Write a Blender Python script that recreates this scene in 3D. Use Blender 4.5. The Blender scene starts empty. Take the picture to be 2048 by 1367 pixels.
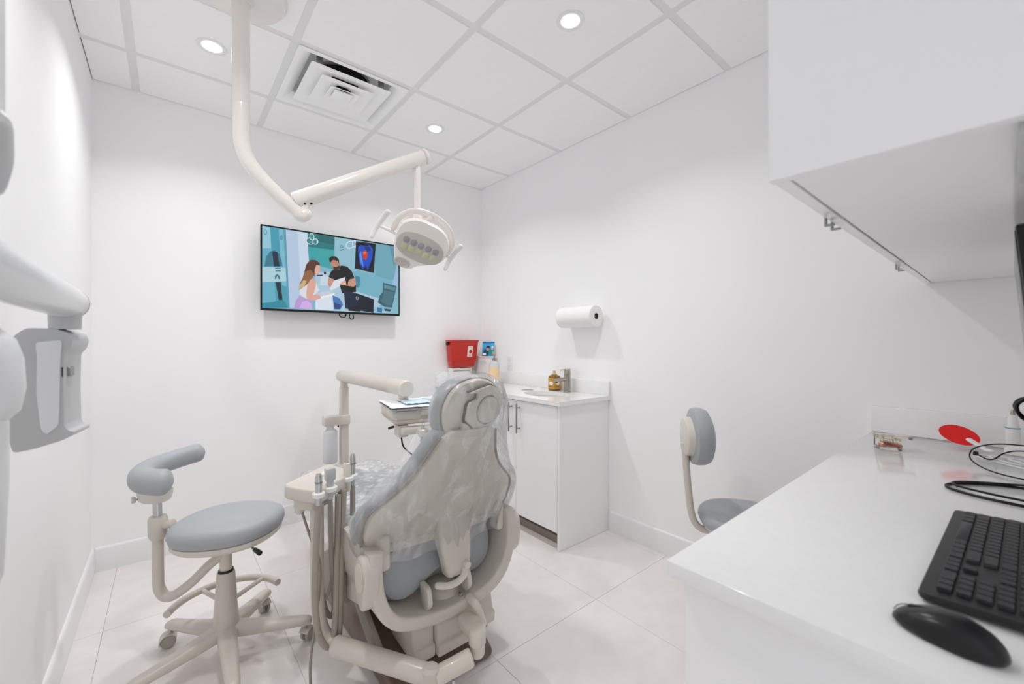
import bpy, bmesh, math, random
from mathutils import Vector, Matrix
random.seed(7)
V = Vector
PI = math.pi
scene = bpy.context.scene
col = scene.collection

# ---------------------------------------------------------------- camera
CAM = V((-2.2773, -3.2026, 1.2574))
YAW = math.radians(50.362)
cam_data = bpy.data.cameras.new('camera')
cam_data.sensor_width = 36.0
cam_data.lens = 830.76 / 2048 * 36.0
cam_data.clip_start = 0.02
cam_data.dof.use_dof = True
cam_data.dof.focus_distance = 2.1
cam_data.dof.aperture_fstop = 3.2
cam = bpy.data.objects.new('camera', cam_data)
cam.location = CAM
cam.rotation_euler = (PI / 2, 0, YAW - PI / 2)
col.objects.link(cam)
scene.camera = cam

# ---------------------------------------------------------------- world, view
world = bpy.data.worlds.new('world'); scene.world = world
world.use_nodes = True
world.node_tree.nodes['Background'].inputs[0].default_value = (0.97, 0.985, 1.0, 1)
world.node_tree.nodes['Background'].inputs[1].default_value = 0.85  # even fill light, reaching the room through the added doorway
scene.view_settings.view_transform = 'Standard'
scene.view_settings.look = 'None'
scene.view_settings.gamma = 1.0
scene.view_settings.use_curve_mapping = False
scene.view_settings.exposure = 0.03
DOWNLIGHT_POWER = 5.15
scene.cycles.max_bounces = 14
scene.cycles.diffuse_bounces = 12
scene.cycles.transparent_max_bounces = 16
scene.cycles.sample_clamp_indirect = 6.0

# ---------------------------------------------------------------- room size
RW, RD, RH = 2.597, 3.44, 2.69     # width (x from -RW to 0), depth (y from -RD to 0), height
GX, GY, GT = -2.4176, -0.4166, 0.6096   # ceiling grid origin and pitch

# ---------------------------------------------------------------- materials
def lin(c):
    c = c / 255.0
    return c / 12.92 if c <= 0.04045 else ((c + 0.055) / 1.055) ** 2.4

def rgb(r, g, b): return (lin(r), lin(g), lin(b), 1.0)

MATS = {}
def mat(name, c, rough=0.5, metal=0.0, var=0.03, scale=8.0, bump=0.0, bscale=60.0, coat=0.0, spec=0.5, emit=0.0, trans=0.0, ior=1.45, alpha=1.0):
    m = bpy.data.materials.new(name); m.use_nodes = True
    nt = m.node_tree; b = nt.nodes['Principled BSDF']
    base = rgb(*c)
    b.inputs['Base Color'].default_value = base
    b.inputs['Roughness'].default_value = rough
    b.inputs['Metallic'].default_value = metal
    b.inputs['Specular IOR Level'].default_value = spec
    b.inputs['Coat Weight'].default_value = coat
    b.inputs['Transmission Weight'].default_value = trans
    b.inputs['IOR'].default_value = ior
    b.inputs['Alpha'].default_value = alpha
    tc = nt.nodes.new('ShaderNodeTexCoord')
    if var > 0:
        n = nt.nodes.new('ShaderNodeTexNoise'); n.inputs['Scale'].default_value = scale
        n.inputs['Detail'].default_value = 4.0
        r = nt.nodes.new('ShaderNodeValToRGB')
        r.color_ramp.elements[0].position = 0.3; r.color_ramp.elements[1].position = 0.7
        r.color_ramp.elements[0].color = tuple(max(0, x * (1 - var)) for x in base[:3]) + (1,)
        r.color_ramp.elements[1].color = tuple(min(1, x * (1 + var)) for x in base[:3]) + (1,)
        nt.links.new(tc.outputs['Object'], n.inputs['Vector'])
        nt.links.new(n.outputs['Fac'], r.inputs['Fac'])
        nt.links.new(r.outputs['Color'], b.inputs['Base Color'])
    if bump > 0:
        n2 = nt.nodes.new('ShaderNodeTexNoise'); n2.inputs['Scale'].default_value = bscale
        n2.inputs['Detail'].default_value = 3.0
        bp = nt.nodes.new('ShaderNodeBump'); bp.inputs['Strength'].default_value = bump
        bp.inputs['Distance'].default_value = 0.002
        nt.links.new(tc.outputs['Object'], n2.inputs['Vector'])
        nt.links.new(n2.outputs['Fac'], bp.inputs['Height'])
        nt.links.new(bp.outputs['Normal'], b.inputs['Normal'])
    if emit > 0:
        b.inputs['Emission Color'].default_value = base
        b.inputs['Emission Strength'].default_value = emit
    MATS[name] = m
    return m

wall_paint = mat('wall_paint', (249, 249, 250), 0.55, var=0.008, scale=3, bump=0.08, bscale=220)
ceiling_tile_mat = mat('ceiling_tile', (251, 251, 251), 0.85, var=0.012, scale=40, bump=0.10, bscale=300)
grid_metal = mat('ceiling_grid_metal', (234, 234, 234), 0.45, var=0.01)
trim_paint = mat('trim_paint', (238, 239, 240), 0.3, var=0.008)
lacquer = mat('white_lacquer', (246, 246, 247), 0.16, var=0.006, scale=3, coat=0.3)
quartz = mat('white_quartz', (240, 240, 240), 0.14, var=0.012, scale=60, coat=0.2)
porcelain = mat('sink_porcelain', (238, 238, 236), 0.1, var=0.005, coat=0.4)
beige = mat('beige_enamel', (210, 203, 194), 0.3, var=0.015, scale=5, coat=0.25)
beige_light = mat('pale_beige_enamel', (216, 210, 200), 0.28, var=0.015, scale=5, coat=0.3)
lamp_beige = mat('lamp_cream_enamel', (238, 233, 228), 0.25, var=0.012, scale=5, coat=0.35)
beige_dark = mat('taupe_plastic', (150, 140, 130), 0.4, var=0.03)
hose_mat = mat('grey_beige_hose', (163, 154, 144), 0.45, var=0.03, scale=20)
brown = mat('brown_base_cover', (112, 96, 84), 0.3, var=0.05, scale=4, coat=0.2)
vinyl = mat('blue_grey_vinyl', (166, 171, 175), 0.42, var=0.02, scale=6, bump=0.12, bscale=350)
dark = mat('black_plastic', (22, 22, 24), 0.35, var=0.05, scale=20)
black_gloss = mat('black_gloss', (8, 9, 12), 0.12, var=0.05)
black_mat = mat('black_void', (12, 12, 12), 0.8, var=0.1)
key_mat = mat('key_cap', (44, 45, 48), 0.42, var=0.05, scale=30)
kb_mat = mat('keyboard_body', (26, 27, 29), 0.4, var=0.05, scale=30)
mouse_mat = mat('mouse_shell', (20, 21, 24), 0.3, var=0.05, scale=20, bump=0.03, bscale=600)
chrome = mat('chrome', (205, 205, 205), 0.14, 1.0, var=0.02)
nickel = mat('brushed_nickel', (176, 168, 160), 0.3, 1.0, var=0.04, scale=30)
steel = mat('satin_steel', (160, 160, 160), 0.35, 1.0, var=0.03)
white_plastic = mat('white_plastic', (236, 236, 234), 0.25, var=0.01, coat=0.2)
xray_white = mat('xray_white_enamel', (226, 228, 230), 0.3, var=0.012, coat=0.25)
xray_grey = mat('xray_grey_enamel', (188, 190, 191), 0.35, var=0.015, coat=0.2)
paper = mat('paper_towel', (244, 244, 242), 0.95, var=0.012, scale=40, bump=0.35, bscale=140)
cardboard = mat('towel_core', (92, 84, 76), 0.9, var=0.1, scale=40)
red_plastic = mat('red_translucent_plastic', (200, 38, 26), 0.3, var=0.05, scale=6, coat=0.2)
label_white = mat('label_white', (240, 236, 228), 0.6, var=0.01)
label_red = mat('label_red', (205, 40, 36), 0.6, var=0.02)
orange_label = mat('pale_orange_label', (244, 214, 170), 0.5, var=0.04, scale=40)
amber = mat('amber_label', (206, 160, 66), 0.4, var=0.25, scale=70)
amber_dark = mat('amber_dark', (138, 100, 34), 0.4, var=0.2, scale=60)
pale_gold = mat('pale_gold_cap', (216, 196, 160), 0.35, var=0.05)
rubber_grey = mat('caster_grey', (176, 170, 162), 0.5, var=0.03)
tray_paper = mat('tray_barrier_paper', (236, 240, 243), 0.6, var=0.02, scale=20, bump=0.3, bscale=40)
blue_paper = mat('blue_barrier_film', (208, 230, 240), 0.35, var=0.10, scale=26, bump=0.3, bscale=50)
led_grey = mat('led_lens_grey', (150, 152, 160), 0.25, var=0.05, coat=0.5)
led_yellow = mat('led_lens_yellow', (196, 192, 158), 0.25, var=0.05, coat=0.5)
lamp_face = mat('lamp_face_grey', (196, 190, 183), 0.35, var=0.02)
bright_red = mat('shield_red', (226, 8, 8), 0.3, var=0.01)
acrylic = mat('clear_acrylic', (246, 240, 228), 0.08, var=0.0, trans=0.85, ior=1.4)
tooth_cream = mat('tooth_cream', (240, 228, 198), 0.25, var=0.03, coat=0.3)
gum_pink = mat('gum_pink', (205, 130, 118), 0.35, var=0.08, scale=40)
cable_black = mat('cable_black', (18, 18, 20), 0.45, var=0.04)
cable_white = mat('cable_white', (225, 226, 228), 0.4, var=0.02)
blue_ring = mat('teal_ring', (90, 150, 170), 0.35, var=0.02)
grout = mat('grout', (222, 216, 212), 0.8, var=0.03, scale=30)
bottle_white = mat('milky_bottle', (236, 238, 240), 0.3, var=0.01, trans=0.25)

def floor_material():
    m = bpy.data.materials.new('floor_porcelain'); m.use_nodes = True
    nt = m.node_tree; b = nt.nodes['Principled BSDF']
    geo = nt.nodes.new('ShaderNodeNewGeometry')
    n = nt.nodes.new('ShaderNodeTexNoise'); n.inputs['Scale'].default_value = 1.7
    n.inputs['Detail'].default_value = 7; n.inputs['Roughness'].default_value = 0.6
    n.inputs['Distortion'].default_value = 0.9
    n2 = nt.nodes.new('ShaderNodeTexNoise'); n2.inputs['Scale'].default_value = 14
    n2.inputs['Detail'].default_value = 5
    mx = nt.nodes.new('ShaderNodeMix'); mx.data_type = 'FLOAT'; mx.inputs[0].default_value = 0.25
    r = nt.nodes.new('ShaderNodeValToRGB')
    r.color_ramp.elements[0].position = 0.32; r.color_ramp.elements[0].color = rgb(226, 220, 218)
    r.color_ramp.elements[1].position = 0.68; r.color_ramp.elements[1].color = rgb(239, 235, 233)
    nt.links.new(geo.outputs['Position'], n.inputs['Vector'])
    nt.links.new(geo.outputs['Position'], n2.inputs['Vector'])
    nt.links.new(n.outputs['Fac'], mx.inputs[2]); nt.links.new(n2.outputs['Fac'], mx.inputs[3])
    nt.links.new(mx.outputs[0], r.inputs['Fac'])
    nt.links.new(r.outputs['Color'], b.inputs['Base Color'])
    b.inputs['Roughness'].default_value = 0.3
    b.inputs['Specular IOR Level'].default_value = 0.45
    return m
floor_mat = floor_material()

def plastic_film(name, clear, white):
    m = bpy.data.materials.new(name); m.use_nodes = True
    nt = m.node_tree; nt.nodes.remove(nt.nodes['Principled BSDF'])
    out = nt.nodes['Material Output']
    tr = nt.nodes.new('ShaderNodeBsdfTransparent'); tr.inputs[0].default_value = (1, 1, 1, 1)
    gl = nt.nodes.new('ShaderNodeBsdfGlossy'); gl.inputs['Roughness'].default_value = 0.12
    df = nt.nodes.new('ShaderNodeBsdfDiffuse'); df.inputs[0].default_value = (0.86, 0.88, 0.9, 1)
    tc = nt.nodes.new('ShaderNodeTexCoord')
    mp = nt.nodes.new('ShaderNodeMapping'); mp.inputs['Scale'].default_value = (1.0, 1.0, 0.28)
    n = nt.nodes.new('ShaderNodeTexNoise'); n.inputs['Scale'].default_value = 22; n.inputs['Detail'].default_value = 6
    n.inputs['Distortion'].default_value = 0.6
    rp = nt.nodes.new('ShaderNodeValToRGB')
    rp.color_ramp.elements[0].position = 0.47; rp.color_ramp.elements[0].color = (0, 0, 0, 1)
    rp.color_ramp.elements[1].position = 0.75; rp.color_ramp.elements[1].color = (1, 1, 1, 1)
    bp = nt.nodes.new('ShaderNodeBump'); bp.inputs['Strength'].default_value = 0.8; bp.inputs['Distance'].default_value = 0.012
    lw = nt.nodes.new('ShaderNodeLayerWeight'); lw.inputs['Blend'].default_value = 0.25
    m1 = nt.nodes.new('ShaderNodeMixShader'); m2 = nt.nodes.new('ShaderNodeMixShader')
    ml = nt.nodes.new('ShaderNodeMath'); ml.operation = 'MULTIPLY_ADD'
    ml.inputs[1].default_value = white; ml.inputs[2].default_value = clear
    mf = nt.nodes.new('ShaderNodeMath'); mf.operation = 'MULTIPLY_ADD'; mf.inputs[1].default_value = 0.55; mf.inputs[2].default_value = 0.03
    L = nt.links.new
    L(tc.outputs['Object'], mp.inputs[0]); L(mp.outputs[0], n.inputs['Vector']); L(n.outputs['Fac'], rp.inputs['Fac'])
    L(n.outputs['Fac'], bp.inputs['Height']); L(bp.outputs['Normal'], gl.inputs['Normal']); L(bp.outputs['Normal'], lw.inputs['Normal'])
    L(rp.outputs['Color'], ml.inputs[0]); L(ml.outputs[0], m1.inputs[0])
    L(tr.outputs[0], m1.inputs[1]); L(df.outputs[0], m1.inputs[2])
    L(lw.outputs['Fresnel'], mf.inputs[0]); L(mf.outputs[0], m2.inputs[0])
    L(m1.outputs[0], m2.inputs[1]); L(gl.outputs[0], m2.inputs[2]); L(m2.outputs[0], out.inputs[0])
    return m
film_back = plastic_film('clear_plastic_film', 0.07, 0.38)
film_seat = plastic_film('crinkled_plastic_film', 0.34, 0.5)

def color_attr_mat(name, rough=0.5, emit=0.0):
    m = bpy.data.materials.new(name); m.use_nodes = True
    nt = m.node_tree; b = nt.nodes['Principled BSDF']
    a = nt.nodes.new('ShaderNodeAttribute'); a.attribute_name = 'print'
    nt.links.new(a.outputs['Color'], b.inputs['Base Color'])
    b.inputs['Roughness'].default_value = rough
    if emit > 0:
        b.inputs['Base Color'].default_value = (0.01, 0.01, 0.01, 1)
        for l in list(nt.links):
            if l.to_socket == b.inputs['Base Color']: nt.links.remove(l)
        nt.links.new(a.outputs['Color'], b.inputs['Emission Color'])
        b.inputs['Emission Strength'].default_value = emit
    return m
screen_mat = color_attr_mat('lit_screen', 0.2, 0.85)
print_mat = color_attr_mat('colour_print', 0.4)
lens_mat = mat('downlight_lens', (255, 252, 246), 0.4, var=0.0, emit=9.0)

# ---------------------------------------------------------------- mesh helpers
def new(): return bmesh.new()

def box(bm, x0, x1, y0, y1, z0, z1, bev=0.0, seg=2):
    b = bmesh.new()
    bmesh.ops.create_cube(b, size=1.0)
    for v in b.verts:
        v.co = V(((x0 + x1) / 2 + v.co.x * (x1 - x0), (y0 + y1) / 2 + v.co.y * (y1 - y0), (z0 + z1) / 2 + v.co.z * (z1 - z0)))
    if bev > 0:
        bmesh.ops.bevel(b, geom=list(b.edges), offset=bev, segments=seg, profile=0.5, affect='EDGES')
    return merge(bm, b)

def merge(bm, b, M=None):
    if M is not None: bmesh.ops.transform(b, matrix=M, verts=b.verts)
    me = bpy.data.meshes.new('tmp'); b.to_mesh(me); b.free()
    bm.from_mesh(me); bpy.data.meshes.remove(me)
    return bm

def frame(d):
    d = d.normalized()
    a = V((0, 0, 1)) if abs(d.z) < 0.9 else V((1, 0, 0))
    x = d.cross(a).normalized(); y = x.cross(d).normalized()
    return x, y

def loft(bm, rings, cap0=True, cap1=True, closed=True):
    R = [[bm.verts.new(p) for p in r] for r in rings]
    n = len(R[0])
    for a, b in zip(R, R[1:]):
        for i in range(n if closed else n - 1):
            j = (i + 1) % n
            try: bm.faces.new((a[i], a[j], b[j], b[i]))
            except ValueError: pass
    if cap0 and closed: bm.faces.new(list(reversed(R[0])))
    if cap1 and closed: bm.faces.new(R[-1])
    return R

def cyl(bm, p0, p1, r0, r1=None, seg=24, bev=0.0):
    p0, p1 = V(p0), V(p1); r1 = r0 if r1 is None else r1
    x, y = frame(p1 - p0); d = (p1 - p0).normalized()
    prof = [(0, r0), (1, r1)]
    L = (p1 - p0).length
    pts = []
    if bev > 0:
        for k in range(4):
            a = k / 3 * PI / 2
            pts.append((bev * (1 - math.sin(a)), r0 - bev * (1 - math.cos(PI / 2 - (PI / 2 - a))) if False else r0 - bev + bev * math.sin(a)))
        pts = [(bev - bev * math.sin(k / 3 * PI / 2), r0 - bev + bev * math.cos(k / 3 * PI / 2)) for k in (3, 2, 1, 0)]
        pts += [(L - bev + bev * math.sin(k / 3 * PI / 2), r1 - bev + bev * math.cos(k / 3 * PI / 2)) for k in (0, 1, 2, 3)]
    else:
        pts = [(0, r0), (L, r1)]
    rings = [[p0 + d * s + (x * math.cos(2 * PI * i / seg) + y * math.sin(2 * PI * i / seg)) * r for i in range(seg)] for s, r in pts]
    loft(bm, rings)
    return bm

def catmull(pts, sub=6):
    pts = [V(p) for p in pts]
    P = [pts[0] * 2 - pts[1]] + pts + [pts[-1] * 2 - pts[-2]]
    out = []
    for i in range(1, len(P) - 2):
        p0, p1, p2, p3 = P[i - 1], P[i], P[i + 1], P[i + 2]
        for k in range(sub):
            t = k / sub
            out.append(0.5 * ((2 * p1) + (-p0 + p2) * t + (2 * p0 - 5 * p1 + 4 * p2 - p3) * t * t + (-p0 + 3 * p1 - 3 * p2 + p3) * t ** 3))
    out.append(pts[-1])
    return out

def tube(bm, pts, r, seg=12, sub=6, flat=None, round_end=False):
    """sweep of a round (or flattened) section along a smooth path"""
    P = catmull(pts, sub) if sub > 1 else [V(p) for p in pts]
    n = len(P)
    rad = [r] * n if not isinstance(r, (list, tuple)) else [r[0] + (r[-1] - r[0]) * i / (n - 1) for i in range(n)]
    T = [(P[min(i + 1, n - 1)] - P[max(i - 1, 0)]).normalized() for i in range(n)]
    x, y = frame(T[0])
    rings = []
    fl = flat or (1, 1)
    def ring(c, s, xx, yy): return [c + (xx * math.cos(2 * PI * i / seg) * fl[0] + yy * math.sin(2 * PI * i / seg) * fl[1]) * s for i in range(seg)]
    for i in range(n):
        if i:
            q = T[i - 1].rotation_difference(T[i]); x = q @ x; y = q @ y
        if round_end and i == 0:
            for a in (0.15, 0.5, 0.8): rings.append(ring(P[0] - T[0] * rad[0] * math.cos(a * PI / 2), rad[0] * math.sin(a * PI / 2), x, y))
        rings.append(ring(P[i], rad[i], x, y))
        if round_end and i == n - 1:
            for a in (0.8, 0.5, 0.15): rings.append(ring(P[i] + T[i] * rad[i] * math.cos(a * PI / 2), rad[i] * math.sin(a * PI / 2), x, y))
    loft(bm, rings)
    return bm

def lathe(bm, prof, c=(0, 0, 0), seg=32, axis=None):
    c = V(c); d = V(axis).normalized() if axis is not None else V((0, 0, 1))
    x, y = (V((1, 0, 0)), V((0, 1, 0))) if axis is None else frame(d)
    rings = [[c + d * z + (x * math.cos(2 * PI * i / seg) + y * math.sin(2 * PI * i / seg)) * max(r, 1e-4) for i in range(seg)] for r, z in prof]
    loft(bm, rings)
    return bm

def prism(bm, poly, fn, d0, d1, bev=0.0, seg=2):
    """poly (a,b) points extruded from d0 to d1; fn(a,b,d) -> world point"""
    b = bmesh.new()
    A = [b.verts.new(fn(p[0], p[1], d0)) for p in poly]
    B = [b.verts.new(fn(p[0], p[1], d1)) for p in poly]
    n = len(poly)
    b.faces.new(A); b.faces.new(list(reversed(B)))
    for i in range(n):
        j = (i + 1) % n; b.faces.new((A[j], A[i], B[i], B[j]))
    bmesh.ops.recalc_face_normals(b, faces=list(b.faces))
    if bev > 0:
        ed = [e for e in b.edges if len(e.link_faces) == 2 and e.calc_face_angle(0) > 0.5]
        bmesh.ops.bevel(b, geom=ed, offset=bev, segments=seg, profile=0.5, affect='EDGES', clamp_overlap=True)
    return merge(bm, b)

def superell(a, b, n=2.6, seg=32):
    out = []
    for i in range(seg):
        t = 2 * PI * i / seg; c, s = math.cos(t), math.sin(t)
        out.append((a * math.copysign(abs(c) ** (2 / n), c), b * math.copysign(abs(s) ** (2 / n), s)))
    return out

def pillow(bm, outline, fn, levels):
    """closed body: outline points (a,b) scaled per level; levels [(scale_offset, depth)]; fn(a,b,d)"""
    cx = sum(p[0] for p in outline) / len(outline); cy = sum(p[1] for p in outline) / len(outline)
    rings = []
    for s, d in levels:
        rings.append([fn(cx + (p[0] - cx) * s, cy + (p[1] - cy) * s, d) for p in outline])
    loft(bm, rings)
    return bm

def round_poly(pts, r, seg=4):
    out = []; n = len(pts)
    for i in range(n):
        p0, p, p1 = V(pts[i - 1]).to_2d(), V(pts[i]).to_2d(), V(pts[(i + 1) % n]).to_2d()
        a = (p0 - p); b = (p1 - p); ra = min(r, a.length * 0.45, b.length * 0.45)
        s = p + a.normalized() * ra; e = p + b.normalized() * ra
        for k in range(seg + 1):
            t = k / seg
            q = s * (1 - t) ** 2 + p * 2 * t * (1 - t) + e * t * t
            out.append((q.x, q.y))
    return out

WORLD_ORIGIN = {}
def finish(name, bm, m, origin, sharp=38):
    bmesh.ops.remove_doubles(bm, verts=bm.verts, dist=1e-6)
    bmesh.ops.recalc_face_normals(bm, faces=list(bm.faces))
    bmesh.ops.translate(bm, verts=bm.verts, vec=-V(origin))
    for f in bm.faces: f.smooth = True
    for e in bm.edges:
        if len(e.link_faces) == 2 and e.calc_face_angle(0) > math.radians(sharp): e.smooth = False
    me = bpy.data.meshes.new(name); bm.to_mesh(me); bm.free()
    ms = m if isinstance(m, (list, tuple)) else [m]
    for x in ms: me.materials.append(x)
    return me

def obj(name, bm, m, parent=None, label=None, sharp=38):
    """one mesh object: a part of parent, in world coordinates"""
    origin = V((0, 0, 0))
    if parent is not None: origin = WORLD_ORIGIN[parent.name]
    me = finish(name, bm, m, origin, sharp)
    o = bpy.data.objects.new(name, me); col.objects.link(o)
    if parent is not None: o.parent = parent
    WORLD_ORIGIN[o.name] = origin
    if label: o['label'] = label
    return o

def solo(name, bm, m, label, cat, group=None, sharp=38):
    """a thing that is one mesh, origin at its base"""
    xs = [v.co.x for v in bm.verts]; ys = [v.co.y for v in bm.verts]; zs = [v.co.z for v in bm.verts]
    base = V(((min(xs) + max(xs)) / 2, (min(ys) + max(ys)) / 2, min(zs)))
    me = finish(name, bm, m, base, sharp)
    o = bpy.data.objects.new(name, me); col.objects.link(o); o.location = base
    WORLD_ORIGIN[o.name] = base
    o['label'] = label; o['category'] = cat
    if group: o['group'] = group
    return o

def thing(name, label, cat, loc, group=None):
    o = bpy.data.objects.new(name, None); col.objects.link(o); o.location = loc
    o.empty_display_size = 0.05
    WORLD_ORIGIN[o.name] = V(loc)
    o['label'] = label; o['category'] = cat
    if group: o['group'] = group
    return o

def struct(name, bm, m, label=None):
    o = obj(name, bm, m); o['kind'] = 'structure'
    if label: o['label'] = label
    return o

def copy_part(src, parent, off):
    c = src.copy(); col.objects.link(c); c.parent = parent
    c.location = src.location + V(off); WORLD_ORIGIN[c.name] = WORLD_ORIGIN[src.name]
    return c

# ---------------------------------------------------------------- the room
b = new(); box(b, -RW - .1, .1, -RD - .1, .1, -.12, -.0032)
floor = struct('floor', b, grout, 'pale warm grey porcelain tile floor')
TX, TY = 0.61, 1.22
tile_meshes = {}
def tile_part(name, parent, x0, x1, y0, y1, z0, z1, m, bev):
    key = (name, round(x1 - x0, 4), round(y1 - y0, 4))
    cx, cy = (x0 + x1) / 2, (y0 + y1) / 2
    if key not in tile_meshes:
        bb = new(); box(bb, -(x1 - x0) / 2, (x1 - x0) / 2, -(y1 - y0) / 2, (y1 - y0) / 2, z0, z1, bev, 1)
        tile_meshes[key] = finish(name, bb, m, (0, 0, 0))
    o = bpy.data.objects.new(name, tile_meshes[key]); col.objects.link(o); o.parent = parent
    o.location = (cx, cy, 0)
    return o
g = 0.0007
xl = [-1.275 + k * TX for k in range(-3, 4)]; yl = [-1.90 + k * TY for k in range(-2, 3)]
for i in range(len(xl) - 1):
    for j in range(len(yl) - 1):
        x0, x1 = max(xl[i], -RW), min(xl[i + 1], 0); y0, y1 = max(yl[j], -RD), min(yl[j + 1], 0)
        if x1 - x0 > .01 and y1 - y0 > .01:
            tile_part('floor_tile', floor, x0 + g, x1 - g, y0 + g, y1 - g, -.0031, 0, floor_mat, 0.0005)

for nm, a in (('wall_back', (-RW - .1, .1, 0, .1)), ('wall_right', (0, .1, -RD, 0)),
              ('wall_left', (-RW - .1, -RW, -RD, 0))):
    b = new(); box(b, *a, -.003, RH + .12); struct(nm, b, wall_paint, 'smooth white painted wall')

# front wall; its open doorway is added to let in soft fill light
DOX0, DOX1, DOZ = -2.56, -1.69, 2.12
b = new(); box(b, -RW - .1, DOX0, -RD - .1, -RD, -.003, RH + .12); box(b, DOX1, .1, -RD - .1, -RD, -.003, RH + .12); box(b, DOX0, DOX1, -RD - .1, -RD, DOZ, RH + .12)
struct('wall_front', b, wall_paint, 'white wall behind the camera with a doorway added for soft light')
b = new()
for a in ((DOX0, DOX0 + .02, 0, DOZ), (DOX1 - .02, DOX1, 0, DOZ), (DOX0 + .02, DOX1 - .02, DOZ - .02, DOZ)): box(b, a[0], a[1], -RD - .1, -RD, a[2], a[3])
struct('trim_1', b, trim_paint, 'white jamb of the added doorway')

def baseboard(nm, x0, x1, y0, y1, side):
    b = new(); H, T = .132, .014
    prof = [(0, 0), (T, 0), (T, H - .012), (T - .003, H - .004), (T - .008, H), (0, H)]
    if side == 'back': prism(b, prof, lambda a, z, d: V((d, -a, z)), x0, x1)
    if side == 'left': prism(b, prof, lambda a, z, d: V((-RW + a, d, z)), y0, y1)
    if side == 'right': prism(b, prof, lambda a, z, d: V((-a, d, z)), y0, y1)
    return struct(nm, b, trim_paint, 'white painted baseboard')
baseboard('baseboard_back', -RW + .0142, -.475, 0, 0, 'back')
baseboard('baseboard_left', 0, 0, -RD, 0, 'left')
baseboard('baseboard_right', 0, 0, -2.84, -1.49, 'right')

# ceiling: slab, lay-in tiles and the T-bar grid
b = new(); box(b, -RW - .1, .1, -RD - .1, .1, RH + .14, RH + .2)
ceiling = struct('ceiling', b, ceiling_tile_mat, 'white suspended ceiling with square lay-in tiles')
gxs = [-RW] + [GX + k * GT for k in range(0, 4)] + [0.0]
gys = [0.0] + [GY - k * GT for k in range(0, 5)] + [-RD]
gap = 0.017
VENT_CELL = (2, 1)
for i in range(len(gxs) - 1):
    for j in range(len(gys) - 1):
        x0, x1 = gxs[i], gxs[i + 1]; y1, y0 = gys[j], gys[j + 1]
        if (i, j) == VENT_CELL: continue
        a0 = .004 if i == 0 else gap; a1 = .004 if i == len(gxs) - 2 else gap
        c1 = .004 if j == 0 else gap; c0 = .004 if j == len(gys) - 2 else gap
        tile_part('ceiling_tile', ceiling, x0 + a0, x1 - a1, y0 + c0, y1 - c1, RH, RH + .018, ceiling_tile_mat, 0.002)
def bar(x0, x1, y0, y1, z=RH + .0045):
    b = new(); box(b, x0, x1, y0, y1, z, RH + .012); obj('grid_bar', b, grid_metal, ceiling)
for x in gxs[1:-1]: bar(x - .022, x + .022, -RD, 0)
for y in gys[1:-1]:
    for k in range(len(gxs) - 1):
        a = gxs[k] + (.0221 if k else 0); c = gxs[k + 1] - (.0221 if k < len(gxs) - 2 else 0)
        bar(a, c, y - .022, y + .022)
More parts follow.
